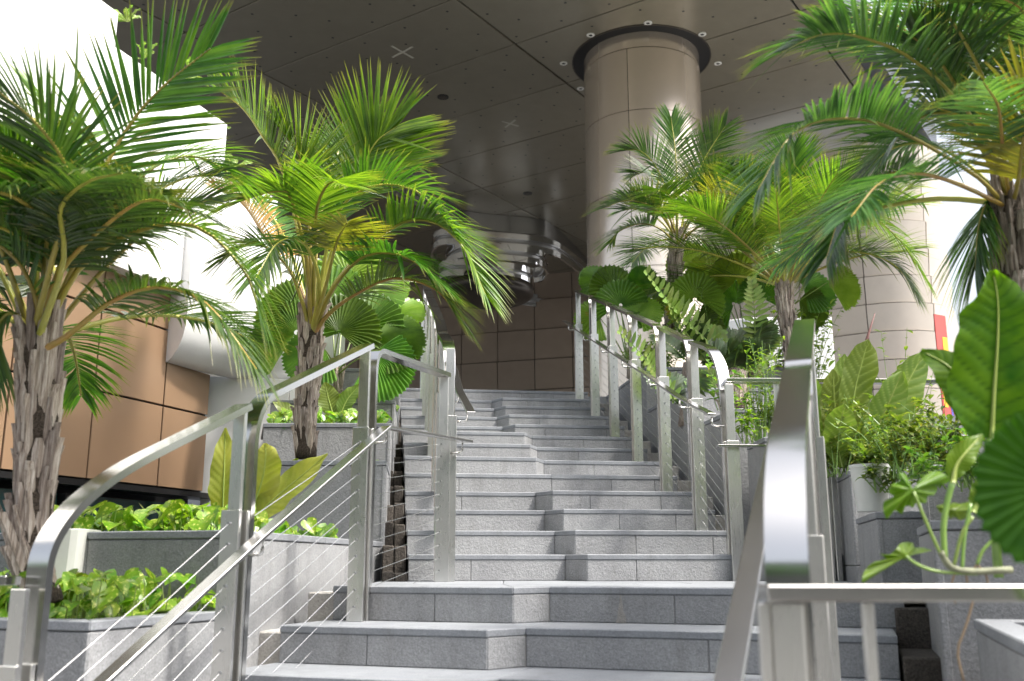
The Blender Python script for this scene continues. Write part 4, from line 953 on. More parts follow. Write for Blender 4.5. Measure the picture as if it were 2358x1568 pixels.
# ---- palm B
YB = 6.65
pb_t = thing('palm_tree', at(705, 1050, YB), 'bright green palm in the left planter in front of the dark soffit', 'palm', 'palms beside the stairs')
trunk(pb_t, A_([(705, 1055), (703, 960), (712, 860), (716, 760), (718, 740)], YB), (.075, .088), 5, 100, .16)
FB_ = [
 ([(722, 760, 6.65), (745, 640, 6.65), (807, 455, 6.6), (840, 375, 6.6), (868, 325, 6.55), (915, 290, 6.5)], dict(ll=.56, n=38, t0=.4, vee=.2, droop=.06, mat='frond_b', width=.03, a_base=60, a_tip=20, up=(.4, -1, .4))),
 ([(722, 760, 6.6), (780, 640, 6.5), (899, 527, 6.4), (985, 508, 6.3), (1060, 560, 6.2), (1118, 680, 6.1)], dict(ll=.42, n=44, t0=.35, vee=.3, droop=.12, mat='frond_b', width=.026)),
 ([(725, 765, 6.6), (760, 720, 6.5), (822, 676, 6.4), (910, 640, 6.3), (1005, 668, 6.2), (1062, 740, 6.15)], dict(ll=.36, n=44, t0=.35, vee=.15, droop=.2, mat='frond_b', width=.022)),
 ([(720, 760, 6.6), (750, 660, 6.3), (775, 560, 6.0), (800, 512, 5.7)], dict(ll=.30, n=26, t0=.6, vee=.0, droop=.05, mat='frond_y', width=.026, a_base=80, a_tip=30)),
 ([(716, 760, 6.65), (700, 600, 6.6), (654, 400, 6.55), (606, 316, 6.5), (560, 250, 6.45), (500, 205, 6.4)], dict(ll=.40, n=40, t0=.4, vee=.5, droop=.12, mat='frond_b', width=.026)),
 ([(718, 760, 6.65), (715, 600, 6.6), (709, 430, 6.55), (690, 360, 6.5), (640, 290, 6.45)], dict(ll=.44, n=36, t0=.4, vee=.4, droop=.1, mat='frond_b', width=.026)),
 ([(716, 760, 6.6), (706, 600, 6.4), (672, 463, 6.2), (640, 440, 6.1), (560, 460, 6.0)], dict(ll=.46, n=34, t0=.45, vee=.3, droop=.2, mat='frond_b', width=.026)),
 ([(716, 770, 6.65), (690, 660, 6.7), (620, 560, 6.75), (560, 470, 6.8), (510, 440, 6.8)], dict(ll=.42, n=30, t0=.4, vee=.35, droop=.1, mat='frond_o', width=.02)),
 ([(714, 770, 6.6), (698, 700, 6.55), (660, 610, 6.5), (590, 560, 6.45), (520, 590, 6.4)], dict(ll=.36, n=38, t0=.35, vee=.2, droop=.2, mat='frond', width=.024)),
 ([(720, 760, 6.75), (760, 600, 6.9), (800, 470, 7.1), (880, 400, 7.3), (960, 380, 7.4)], dict(ll=.46, n=38, t0=.4, vee=.3, droop=.15, mat='frond', width=.026)),
 ([(720, 760, 6.7), (745, 620, 6.6), (770, 500, 6.5), (850, 430, 6.4), (960, 440, 6.3), (1040, 530, 6.2)], dict(ll=.42, n=42, t0=.4, vee=.35, droop=.15, mat='frond', width=.026)),
 ([(718, 760, 6.65), (725, 600, 6.4), (730, 480, 6.1), (760, 420, 5.8), (800, 430, 5.5)], dict(ll=.36, n=34, t0=.4, vee=.3, droop=.15, mat='frond_b', width=.026)),
 ([(720, 760, 6.8), (730, 560, 7.0), (760, 400, 7.2), (800, 320, 7.4), (870, 270, 7.5)], dict(ll=.42, n=36, t0=.4, vee=.3, droop=.1, mat='frond_b', width=.026)),
 ([(716, 765, 6.7), (690, 640, 6.9), (640, 520, 7.1), (570, 440, 7.2), (530, 430, 7.3)], dict(ll=.4, n=38, t0=.4, vee=.3, droop=.2, mat='frond', width=.026)),
 ([(722, 765, 6.6), (770, 660, 6.4), (840, 590, 6.2), (930, 590, 6.0), (1010, 650, 5.9)], dict(ll=.38, n=40, t0=.4, vee=.2, droop=.2, mat='frond', width=.024)),
 ([(720, 760, 6.6), (735, 650, 6.3), (700, 560, 6.0), (640, 560, 5.7), (590, 640, 5.5)], dict(ll=.32, n=34, t0=.4, vee=.2, droop=.25, mat='frond', width=.024)),
]
for i, (c, kw) in enumerate(FB_): frond(pb_t, A_(c), seed=i + 41, dens=1.4, wid=.88, r0=.017, rmat='rachis_o' if i in (2, 7) else 'rachis', **kw)

# ---- palm C (behind, right of the stairs head)
YC = 10.4
pc_t = thing('palm_tree', at(1550, 770, YC), 'dark green palm in front of the round column', 'palm', 'palms beside the stairs')
trunk(pc_t, A_([(1546, 780), (1550, 690), (1556, 600), (1560, 545)], YC), (.085, .075), 7, 70, .2)
FC = [
 ([(1558, 560, 10.4), (1530, 500, 10.3), (1490, 470, 10.2), (1440, 462, 10.1), (1388, 480, 10.0)], dict(ll=.42, mat='frond_d', vee=.35)),
 ([(1556, 565, 10.4), (1525, 530, 10.3), (1480, 515, 10.2), (1430, 530, 10.1), (1405, 560, 10.0)], dict(ll=.36, mat='frond', vee=.2)),
 ([(1558, 560, 10.4), (1545, 480, 10.4), (1520, 400, 10.35), (1480, 350, 10.3), (1440, 345, 10.25)], dict(ll=.42, mat='frond_d', vee=.35)),
 ([(1560, 555, 10.4), (1560, 450, 10.4), (1555, 350, 10.4), (1545, 270, 10.4)], dict(ll=.42, mat='frond', vee=.3, up=(.2, -1, .2))),
 ([(1562, 555, 10.4), (1585, 460, 10.4), (1620, 370, 10.4), (1670, 290, 10.35)], dict(ll=.42, mat='frond', vee=.3, up=(.2, -1, .4))),
 ([(1562, 560, 10.4), (1610, 480, 10.3), (1670, 430, 10.2), (1740, 440, 10.1)], dict(ll=.42, mat='frond', vee=.3)),
 ([(1562, 565, 10.4), (1610, 520, 10.2), (1660, 510, 10.0), (1710, 560, 9.9)], dict(ll=.38, mat='frond', vee=.2)),
 ([(1558, 560, 10.5), (1530, 450, 10.7), (1500, 400, 10.9), (1460, 400, 11)], dict(ll=.4, mat='frond_d', vee=.3)),
 ([(1560, 560, 10.3), (1555, 480, 9.9), (1530, 440, 9.6), (1490, 450, 9.3)], dict(ll=.36, mat='frond', vee=.3)),
 ([(1562, 560, 10.5), (1590, 440, 10.8), (1640, 380, 11.0), (1700, 370, 11.2)], dict(ll=.4, mat='frond', vee=.3)),
 ([(1562, 562, 10.3), (1600, 490, 9.9), (1640, 470, 9.6), (1690, 500, 9.4)], dict(ll=.38, mat='frond', vee=.3)),
]
for i, (c, kw) in enumerate(FC): frond(pc_t, A_(c), seed=i + 81, r0=.012, dens=1.55, wid=.72, n=34, t0=.35, width=.024, droop=.15, rmat='rachis', **kw)

for i in range(9):
    R = random.Random(i + 950); az = i * 2.39996 + 1; cps = arcfrond(at(1560, 555, 10.45), az, radians(R.uniform(25, 75)), R.uniform(1.1, 1.4), R.uniform(.3, .55))
    frond(pc_t, cps, dens=1.5, wid=.72, ll=.42, n=34, t0=.35, width=.022, vee=.3, droop=.15, mat=['frond', 'frond_d'][i % 2], seed=i + 750, r0=.013)

# ---- palm D (pale palm, right)
YD = 9.2
pd_t = thing('palm_tree', at(1825, 880, YD), 'pale yellow green palm in front of the cream building', 'palm', 'palms beside the stairs')
trunk(pd_t, A_([(1832, 895), (1826, 830), (1812, 730), (1806, 660)], YD), (.075, .085), 9, 80, .18)
for i in range(28):
    R = random.Random(i + 300); az = i * 2.39996 + .4; el = radians(84 - 56 * (i / 27) ** .9) ; L = R.uniform(1.3, 1.8)
    base_ = at(1806, 655, YD) + V((cos(az), sin(az), 0)) * .05
    cps = arcfrond(base_, az, el, L, R.uniform(.2, .38))
    frond(pd_t, cps, dens=1.4, wid=.72, ll=.48, n=40, t0=.3, width=.022, vee=.3, droop=.2, mat=['frond_b', 'frond_b', 'frond', 'frond_b', 'frond_y'][i % 5], seed=i + 120, r0=.015)
frond(pd_t, A_([(1810, 660, 9.2), (1850, 560, 9.1), (1960, 480, 9.0), (2060, 540, 8.9), (2130, 640, 8.8)]), ll=.4, n=40, t0=.35, width=.022, vee=.15, droop=.35, mat='frond_b', seed=190, r0=.014)
frond(pd_t, A_([(1810, 660, 9.2), (1860, 600, 9.2), (1970, 580, 9.1), (2060, 610, 9.0), (2110, 680, 8.9)]), ll=.34, n=40, t0=.35, width=.022, vee=.15, droop=.3, mat='frond', seed=191, r0=.014)

# ---- palm E (near right, against the sky)
YE = 3.3
pe_t = thing('palm_tree', at(2345, 1000, YE), 'tall dark palm at the right edge against bright sky', 'palm', 'palms beside the stairs')
trunk(pe_t, A_([(2365, 1180), (2345, 830), (2332, 640), (2322, 460)], YE), (.074, .055), 11, 90, .12)
FE = [
 ([(2325, 465, 3.3), (2270, 300, 3.4), (2180, 160, 3.5), (2070, 60, 3.6), (1960, 40, 3.7)], dict(ll=.3, mat='frond_e', vee=.2, n=46)),
 ([(2325, 470, 3.3), (2230, 380, 3.45), (2130, 330, 3.6), (2040, 350, 3.7), (1970, 430, 3.75)], dict(ll=.28, mat='frond_e', vee=.2, n=44)),
 ([(2320, 480, 3.3), (2240, 400, 3.2), (2066, 300, 3.05), (1940, 272, 2.95), (1827, 308, 2.85), (1745, 440, 2.75)], dict(ll=.27, mat='frond_e', vee=.3, n=46)),
 ([(2320, 480, 3.3), (2200, 420, 3.3), (2066, 395, 3.25), (1985, 440, 3.2), (1935, 500, 3.15), (1905, 590, 3.1)], dict(ll=.26, mat='frond_e', vee=.25, n=42)),
 ([(2325, 460, 3.3), (2260, 300, 3.2), (2120, 150, 3.1), (1993, 88, 3.0), (1890, 80, 2.95), (1800, 120, 2.9)], dict(ll=.26, mat='frond_e', vee=.3, n=44)),
 ([(2325, 460, 3.3), (2290, 250, 3.2), (2200, 60, 3.1), (2080, -60, 3.0), (1950, -100, 2.95)], dict(ll=.3, mat='frond_e', vee=.3, n=44)),
 ([(2325, 460, 3.3), (2310, 350, 3.1), (2300, 250, 2.85), (2265, 190, 2.55)], dict(ll=.24, mat='frond_e', vee=.1, n=30)),
 ([(2322, 470, 3.3), (2280, 460, 3.35), (2255, 520, 3.35), (2246, 620, 3.35)], dict(ll=.26, mat='frond_e', vee=.05, n=34, a_base=60)),
 ([(2325, 460, 3.3), (2330, 250, 3.25), (2320, 60, 3.2), (2260, -80, 3.15)], dict(ll=.3, mat='frond_e', vee=.3, n=40)),
 ([(2330, 460, 3.3), (2380, 300, 3.2), (2400, 150, 3.1), (2360, 30, 3.0), (2270, -20, 2.9)], dict(ll=.3, mat='frond_e', vee=.3, n=40)),
 ([(2325, 470, 3.3), (2300, 350, 3.5), (2220, 200, 3.7), (2120, 100, 3.9), (2020, 90, 4.0)], dict(ll=.32, mat='frond_e', vee=.3, n=42)),
 ([(2330, 470, 3.3), (2400, 380, 3.2), (2470, 380, 3.1), (2540, 460, 3.0)], dict(ll=.3, mat='frond_e', vee=.2, n=36)),
 ([(2325, 480, 3.3), (2220, 430, 3.1), (2120, 400, 2.9), (2030, 420, 2.75), (1960, 500, 2.6)], dict(ll=.24, mat='frond_e', vee=.2, n=40)),
 ([(2325, 465, 3.3), (2280, 330, 3.3), (2180, 260, 3.3), (2090, 290, 3.3), (2030, 380, 3.3)], dict(ll=.26, mat='frond_e', vee=.2, n=40)),
 ([(2330, 470, 3.3), (2345, 420, 3.15), (2360, 300, 3.0), (2400, 200, 2.9)], dict(ll=.28, mat='frond_y', vee=.2, n=34)),
]
for i, (c, kw) in enumerate(FE): frond(pe_t, A_(c), seed=i + 210, r0=.008, dens=1.5, wid=.72, t0=.36, width=.018, droop=.2, rmat='rachis' if i % 3 else 'rachis_o', **kw)

for i in range(7):
    R = random.Random(i + 980); az = i * 2.39996 + .3; cps = arcfrond(at(2325, 470, 3.35), az, radians(R.uniform(20, 80)), R.uniform(.95, 1.25), R.uniform(.3, .6))
    if min(p.y for p in cps) > 2.3: frond(pe_t, cps, dens=1.45, wid=.72, ll=.28, n=42, t0=.34, width=.017, vee=.25, droop=.2, mat=['frond_e', 'frond_e', 'frond_e'][i % 3], seed=i + 800, r0=.012)
# ---- fan palms
def fan_leaf(parent, hub, base, R, aim, nrm, spread=290, npl=26, mat='fan', droop=.25, seed=0, pleat=.035, stalk=True):
    """hub: where the blade meets its stalk; aim: direction of the middle of the fan; nrm: facing"""
    Rn = random.Random(seed); aim = V(aim).normalized(); nrm = V(nrm); nrm = (nrm - aim * nrm.dot(aim)).normalized(); sd = aim.cross(nrm).normalized()
    b = MB(); m = npl * 2; rings_ = (.06, .35, .7, .93, 1.0); vs = []; fs = []
    for j, rr in enumerate(rings_):
        for i in range(m + 1):
            a = radians(spread) * (i / m - .5); rad = R * rr * (1 - .12 * (abs(a) / radians(spread / 2)) ** 3)
            if j == 4: rad *= (1.0 if i % 2 else .93) * Rn.uniform(.985, 1.01)
            d = aim * cos(a) + sd * sin(a); h = (pleat * R * rr * (1 if i % 2 else -1)) * (.3 if j == 4 else 1)
            cup = .22 * R * rr * rr * (1 - cos(a)) * .5
            vs.append(hub + d * rad + nrm * (h + cup) - V((0, 0, droop * R * rr ** 2.2 * (1 - max(0, d.z) * .6))))
    for j in range(4):
        for i in range(m):
            # splits between some segments near the rim
            if j >= 3 and i % 8 == 5 and Rn.random() < .5: continue
            k = j * (m + 1) + i; fs.append((k, k + 1, k + m + 2, k + m + 1))
    fo = b.add(vs, fs).build('fan_leaf', M[mat], parent, fix=False)
    if stalk:
        mid = (hub + base) / 2 + V((0, 0, .12 * (hub - base).length)) * .5; s_ = MB(); s_.tube(catmull([base, mid, hub], 10), [.008 - .0004 * i for i in range(10)], 6); s_.build('stalk', M['stem'], fo, smooth=True, fix=False)
    return fo
def fanpalm(label, base, leaves, group):
    t = thing('fan_palm', base, label, 'fan palm', group)
    s_ = MB()
    for i in range(5): s_.tube([base + V((rnd.uniform(-.05, .05), rnd.uniform(-.05, .05), -.1)), base + V((rnd.uniform(-.07, .07), rnd.uniform(-.05, .05), rnd.uniform(.12, .25)))], [.03, .018], 7)
    s_.build('stem_clump', M['bark'], t, smooth=True)
    for i, (px, py, Y, R, aim, nrm, kw) in enumerate(leaves): fan_leaf(t, at(px, py, Y), base + V((rnd.uniform(-.04, .04), 0, .1)), R, aim, nrm, seed=i + len(label), **kw)
    return t
fl = [
 (684, 765, 8.2, .43, (-1, .1, .25), (.2, -1, .3), dict(mat='fan', spread=150)),
 (690, 720, 8.3, .40, (-.7, .1, .9), (.2, -1, .2), dict(mat='fan', spread=170)),
 (780, 766, 8.0, .40, (.5, .0, .8), (0, -1, .4), dict(mat='fan', spread=190)),
 (835, 760, 8.15, .42, (.4, .1, .8), (-.2, -1, .5), dict(mat='fan', spread=220)),
 (865, 777, 8.0, .44, (1, -.1, .1), (-.1, -.9, .7), dict(mat='fan', spread=140)),
 (880, 735, 8.5, .44, (.7, .1, .45), (-.2, -.7, .9), dict(mat='fan_y', spread=220)),
 (850, 690, 8.7, .44, (.7, .1, .6), (-.2, -.7, .9), dict(mat='fan_y', spread=220)),
 (860, 815, 7.8, .36, (.7, -.1, -.5), (-.2, -.9, .5), dict(mat='fan', spread=170)),
 (760, 690, 8.6, .42, (-.1, .2, 1), (.1, -1, .4), dict(mat='fan', spread=220)),
 (800, 640, 8.9, .40, (.3, .2, 1), (.1, -1, .4), dict(mat='fan_y', spread=240)),
 (745, 800, 7.9, .34, (-.5, -.2, -.3), (.1, -.9, .5), dict(mat='fan', spread=170)),
]
fanpalm('dark green fan palm with pleated round leaves behind the second palm', at(775, 890, 8.25), fl, 'fan palms with round leaves')
flr = [
 (1416, 671, 10.6, 0.36, (-.35, -.1, .9), (.1, -.75, .6), dict(mat='fan', spread=240)),
 (1400, 655, 10.9, 0.39, (-.7, 0, .5), (.1, -.7, .7), dict(mat='fan', spread=200)),
 (1429, 703, 10.2, 0.33, (.2, 0, 1), (-.1, -1, .2), dict(mat='fan', spread=250)),
 (1494, 668, 10.4, 0.34, (-.5, -.1, 1), (.5, -.9, .1), dict(mat='fan', spread=110)),
 (1380, 730, 10.7, 0.30, (-.7, 0, .2), (0, -.9, .4), dict(mat='fan_r', spread=240)),
 (1500, 690, 10.6, 0.33, (.2, 0, .8), (0, -.9, .5), dict(mat='fan', spread=250)),
 (1470, 720, 10.1, 0.28, (.6, 0, .4), (0, -.8, .7), dict(mat='fan_y', spread=220)),
]
fanpalm('dark fan palm with frayed leaves at the top of the right railing', at(1450, 850, 10.5), flr, 'fan palms with round leaves')
fl3 = [
 (1600, 690, 9.8, 0.33, (-.1, -.1, 1), (-.2, -1, .3), dict(mat='fan_r', spread=240)),
 (1605, 740, 9.7, 0.30, (.6, -.1, -.3), (-.1, -.9, .5), dict(mat='fan', spread=200)),
 (1695, 648, 9.9, 0.33, (0, -.4, .5), (0, -.6, -.6), dict(mat='fan_y', spread=270, droop=.0)),
 (1690, 700, 10.0, 0.36, (-.5, 0, .5), (.1, -.9, .4), dict(mat='fan', spread=220)),
 (1760, 690, 9.8, 0.34, (.2, 0, .9), (.1, -1, .2), dict(mat='fan', spread=200)),
 (1640, 640, 10.3, 0.34, (-.1, 0, .9), (0, -.9, .4), dict(mat='fan_y', spread=240)),
 (1740, 610, 10.6, 0.34, (.3, 0, .9), (0, -.9, .4), dict(mat='fan_y', spread=240)),
 (1850, 660, 9.6, 0.33, (.7, 0, .1), (0, -.9, .5), dict(mat='fan', spread=200)),
 (1905, 650, 9.0, 0.31, (.8, -.1, .0), (-.1, -1, .2), dict(mat='fan_y', spread=120)),
 (1840, 690, 9.5, 0.31, (.6, 0, -.25), (-.1, -1, .3), dict(mat='fan', spread=140)),
 (1590, 610, 10.6, 0.31, (-.2, 0, 1), (0, -.9, .4), dict(mat='fan_y', spread=240)),
]
fanpalm('fan palm with pale and rusty edged leaves beside the pale palm', at(1720, 840, 9.9), fl3, 'fan palms with round leaves')

# ---- cardboard cycads
OVAL = [.25, .85, 1, .75, .12]
def cycfrond(parent, ctrl, ll=.16, n=20, width=.05, t0=.2, mat='zamia', seed=0, vee=.3, roll=0, up=None):
    R = random.Random(seed); pts = catmull(ctrl, 40); rb = MB(); rb.tube(pts[::3] + [pts[-1]], [.008 - .0004 * i for i in range(15)], 5); ro = rb.build('frond', M['stem'], parent, smooth=True, fix=False)
    for i in range(n):
        s = t0 + (1 - t0) * i / (n - 1); u = s * 39; k = min(int(u), 38); p = pts[k].lerp(pts[k + 1], u - k); T = (pts[k + 1] - pts[k]).normalized()
        side = T.cross(V(up or (.2, -1, .5))).normalized(); N_ = side.cross(T).normalized(); f = i / (n - 1)
        lp = .75 + .5 * sin(pi * min(1, f * 1.1)); lp *= (1 if f < .85 else .75); aa = radians(80 - 25 * f)
        for sg in (-1, 1):
            v_ = vee + R.uniform(-.1, .1); L = T * cos(aa) + (side * sg * cos(v_) + N_ * sin(v_)) * sin(aa); L.normalize(); wv = L.cross(N_).normalized(); nv = wv.cross(L)
            if nv.dot(N_) < 0: nv = -nv
            b = MB(); leaflet(b, p, L, wv, nv, ll * lp * R.uniform(.92, 1.06), width * R.uniform(.9, 1.1), .05, fold=.15, prof=OVAL); b.build('leaflet', M[mat], ro, fix=False)
    return ro
def cycad(label, base, fr, rand, Lr, group='cardboard cycads by the railing', mat2='zamia_d'):
    t = thing('cycad', base, label, 'cycad', group)
    s_ = MB(); s_.tube([base - V((0, 0, .08)), base + V((0, 0, .1))], [.09, .06], 9); s_.build('stem', M['bark'], t, smooth=True)
    for i, (c, kw) in enumerate(fr): cycfrond(t, A_(c), seed=i + 7, **kw)
    for i in range(rand):
        az = i * 2.39996; R = random.Random(i + len(label)); cps = arcfrond(base + V((0, 0, .08)), az, radians(R.uniform(35, 75)), Lr * R.uniform(.8, 1.1), R.uniform(.15, .35))
        cycfrond(t, cps, ll=.13, n=14, width=.05, mat=mat2 if i % 3 else 'zamia', seed=i + 60)
cycad('cycad with a long arching frond of rounded leaflets behind the middle posts', at(1590, 860, 8.6), [
  ([(1660, 850, 8.6), (1639, 798, 8.5), (1588, 746, 8.4), (1536, 690, 8.3), (1490, 630, 8.2)], dict(ll=.15, n=19, t0=.05, width=.05, vee=.6)),
  ([(1640, 850, 8.6), (1590, 780, 8.4), (1555, 730, 8.3), (1535, 690, 8.2)], dict(ll=.13, n=12, t0=.1, width=.045, vee=.6)),
 ], 4, .5)
cycad('cycad with an upright frond of rounded leaflets left of the pale palm', at(1735, 850, 8.8), [
  ([(1742, 850, 8.8), (1739, 793, 8.7), (1737, 710, 8.6), (1731, 645, 8.5)], dict(ll=.13, n=18, t0=.15, width=.042, vee=.2)),
 ], 6, .45)
cycad('low cycad leaning over the railing cables', at(1585, 960, 8.15), [
  ([(1575, 930, 8.1), (1513, 865, 8.0), (1472, 811, 7.9), (1428, 765, 7.8)], dict(ll=.12, n=14, t0=.1, width=.042, vee=.5)),
  ([(1560, 925, 8.1), (1530, 890, 8.0), (1505, 850, 7.9), (1490, 815, 7.8)], dict(ll=.11, n=12, t0=.1, width=.045)),
 ], 5, .5)
cycad('dark cycad below the white wall', at(1690, 875, 8.5), [], 9, .36)

# ---- golden pothos
def heart(name, mat):
    vs = []; fs = []; prof = [(-.12, .22), (0, .40), (.2, .5), (.45, .42), (.7, .24), (.88, .09), (1.0, .0)]
    for (y, h) in prof: vs += [V((-h, y, h * .28)), V((-h * .5, y - (.03 if y < .1 else 0), h * .10)), V((0, y + (.14 if y < 0 else 0), -.02 - .12 * max(0, y - .5))), V((h * .5, y - (.03 if y < .1 else 0), h * .10)), V((h, y, h * .28))]
    for v in vs: v.z -= .25 * max(0, v.y) ** 2
    for i in range(6):
        for q in range(4): fs.append((i * 5 + q, i * 5 + q + 1, i * 5 + q + 6, i * 5 + q + 5))
    me = bpy.data.meshes.new(name); me.from_pydata(vs, [], fs); me.materials.append(mat); me.polygons.foreach_set('use_smooth', [True] * len(me.polygons)); return me
HE = {'pothos': heart('leaf_light', M['pothos']), 'pothos_d': heart('leaf_deep', M['pothos_d'])}
def pothos(label, poly, z, n, size, hmax, seed, deep=.2, up=.75, extra=()):
    R = random.Random(seed); xs = [p[0] for p in poly]; ys = [p[1] for p in poly]
    def inside(x, y):
        c = False; j = len(poly) - 1
        for i in range(len(poly)):
            if (poly[i][1] > y) != (poly[j][1] > y) and x < (poly[j][0] - poly[i][0]) * (y - poly[i][1]) / (poly[j][1] - poly[i][1]) + poly[i][0]: c = not c
            j = i
        return c
    t = thing('pothos', (sum(xs) / len(xs), sum(ys) / len(ys), z), label, 'plant', 'golden pothos in the planters'); off = parent_world(t)
    stems = MB(); pts = []
    while len(pts) < n:
        x, y = R.uniform(min(xs), max(xs)), R.uniform(min(ys), max(ys))
        if inside(x, y): pts.append(V((x, y, z + hmax * R.random() ** .8)))
    pts += [V(p) for p in extra]
    for p in pts:
        me = HE['pothos_d' if R.random() < deep else 'pothos']; o = bpy.data.objects.new('leaf', me); COL.objects.link(o); o.parent = t
        s = size * R.uniform(.7, 1.25); az = R.gauss(-pi / 2, 1.0); tilt = R.uniform(-.2, .9)
        o.rotation_euler = (-R.uniform(.0, .9), R.uniform(-.5, .5), az - pi / 2 + pi * 0); o.scale = (s * R.uniform(.85, 1.05), s, s); o.location = p - off
        stems.tube([V((p.x + R.uniform(-.03, .03), p.y + .03, z - .02)), p + V((0, .02, -.02)), p], [.0028, .0022, .0018], 4, cap=False)
    tag(stems.build('stems', M['stem'], t, fix=False), kind='stuff'); return t
def inner(q, a, b, c, d):   # sub-rectangle of a quad
    A, B, C, D = [V((*p, 0)) for p in q]
    f = lambda u, v: tuple((A.lerp(B, u)).lerp(D.lerp(C, u), v))[:2]
    return [f(a, c), f(b, c), f(b, d), f(a, d)]
ztop = {'L1': 1.42, 'L2': 1.77, 'L3': zz(1060, 6.34), 'L4': zz(974, 7.12), 'L5': zz(921, 7.9)}
ex = [at(x, y, 4.2) for x, y in ((455, 1262), (440, 1290), (448, 1275), (436, 1310), (452, 1300), (425, 1335), (440, 1325), (410, 1350), (455, 1340), (430, 1358), (390, 1345), (400, 1365))]
pothos('chartreuse pothos bed round the foot of the big left palm', inner(q1, .42, .97, .1, .98), 1.37, 330, .082, .2, 1, .12, extra=ex)
pothos('chartreuse pothos clump on the dark fronted planter', inner(q2, .28, .97, .05, .22), 1.68, 150, .095, .17, 2, .15)
pothos('greener pothos row behind the sunlit planter side', inner(q2, .5, .97, .25, .8), 1.68, 170, .085, .13, 3, .75)
pothos('small yellow pothos at the foot of the second palm', inner(q3, .05, .9, .12, .4), ztop['L3'] - .05, 34, .09, .06, 4, .3)
pothos('pothos bed with bright leaves behind the second palm trunk', inner(q4, .05, .95, .08, .6), ztop['L4'] - .05, 120, .10, .17, 5, .4)
pothos('pothos sprigs on the stone ledge right of the second palm', inner(q5, .25, .98, .06, .3), ztop['L5'] - .05, 50, .09, .12, 6, .6)

# ---- big nest leaves
def bigleaf(parent, ctrl, width, mat, face=(0, -1, .3), wave=.03, seed=0, prof=(.18, .5, .85, 1, .98, .85, .55, .08), cup=.15, name='leaf', nw=8, veins=True):
    R = random.Random(seed); n = 90; P_ = catmull(ctrl, n); vs = []; fs = []; ph = R.uniform(0, 6); tips = []; NV = 12
    for i in range(n):
        s = i / (n - 1); u = s * (len(prof) - 1); k = min(int(u), len(prof) - 2); h = width / 2 * (prof[k] + (prof[k + 1] - prof[k]) * (u - k))
        T = (P_[min(i + 3, n - 1)] - P_[max(i - 3, 0)]).normalized(); S_ = T.cross(V(face)).normalized(); N_ = S_.cross(T).normalized()
        for j in range(nw * 2 + 1):
            x = (j - nw) / nw; u_ = s * NV - abs(x) * 1.7 + .18 * sin(ph + 9 * s); w_ = abs(u_ - math.floor(u_) - .5) * 2; vn = max(0, 1 - (1 - w_) * 3.2) if veins else 0; tips.append((max(.72, .72 + .28 * vn, .98 if abs(x) < .04 else 0), .5)); rip = -vn * wave * .22 * (abs(x) > .04) + (1 - w_) * wave * .12 + sin(s * 17 + ph + (3 if x > 0 else 0)) * wave * abs(x) ** 2.5
            hh = h * (1 + .04 * sin(s * 31 + ph))
            vs.append(P_[i] + S_ * (x * hh) + N_ * (cup * hh * abs(x) + rip * width * 2))
    m_ = nw * 2 + 1
    for i in range(n - 1):
        for j in range(m_ - 1): fs.append((i * m_ + j, i * m_ + j + 1, (i + 1) * m_ + j + 1, (i + 1) * m_ + j))
    mb_ = MB().add(vs, fs); mb_.tip = tips; o = mb_.build(name, M[mat], parent, smooth=True, fix=False)
    b = MB(); b.tube([p - V(face).normalized() * -.003 for p in P_[::6]], [max(.0015, .006 * (1 - i / 15)) for i in range(15)], 5); b.build('midrib', M['vein'], o, smooth=True, fix=False)
    return o
nl = thing('nest_plant', at(540, 1215, 4.75), 'yellowish nest plant with long wavy leaves behind the left post', 'plant')
bigleaf(nl, A_([(512, 1215, 4.75), (514, 1150, 4.72), (517, 1070, 4.7), (519, 985, 4.7)]), .135, 'bigleaf_y', (.15, -1, .1), .035, 1)
bigleaf(nl, A_([(560, 1215, 4.75), (585, 1160, 4.7), (605, 1100, 4.66), (612, 1050, 4.62), (610, 1020, 4.6)]), .16, 'bigleaf_y', (.3, -1, .3), .03, 2)
bigleaf(nl, A_([(575, 1215, 4.7), (620, 1160, 4.68), (690, 1100, 4.66), (755, 1045, 4.64)]), .15, 'bigleaf_y', (.2, -1, .6), .03, 3)
nm_ = thing('nest_plant', at(820, 985, 7.3), 'small bright nest plant among the pothos behind the second palm', 'plant')
bigleaf(nm_, A_([(770, 965, 7.4), (757, 920, 7.4), (748, 880, 7.4)]), .17, 'bigleaf', (.1, -1, .3), .02, 4)
bigleaf(nm_, A_([(780, 965, 7.4), (800, 920, 7.4), (830, 885, 7.4)]), .13, 'bigleaf', (.1, -1, .3), .02, 5)
bigleaf(nm_, A_([(700, 975, 7.4), (670, 950, 7.4), (628, 925, 7.4)]), .12, 'bigleaf', (.1, -1, .6), .02, 6)
nr_ = thing('nest_plant', at(1970, 1080, 5.8), 'large nest plant with broad green leaves and a dark flower spike on the right', 'plant')
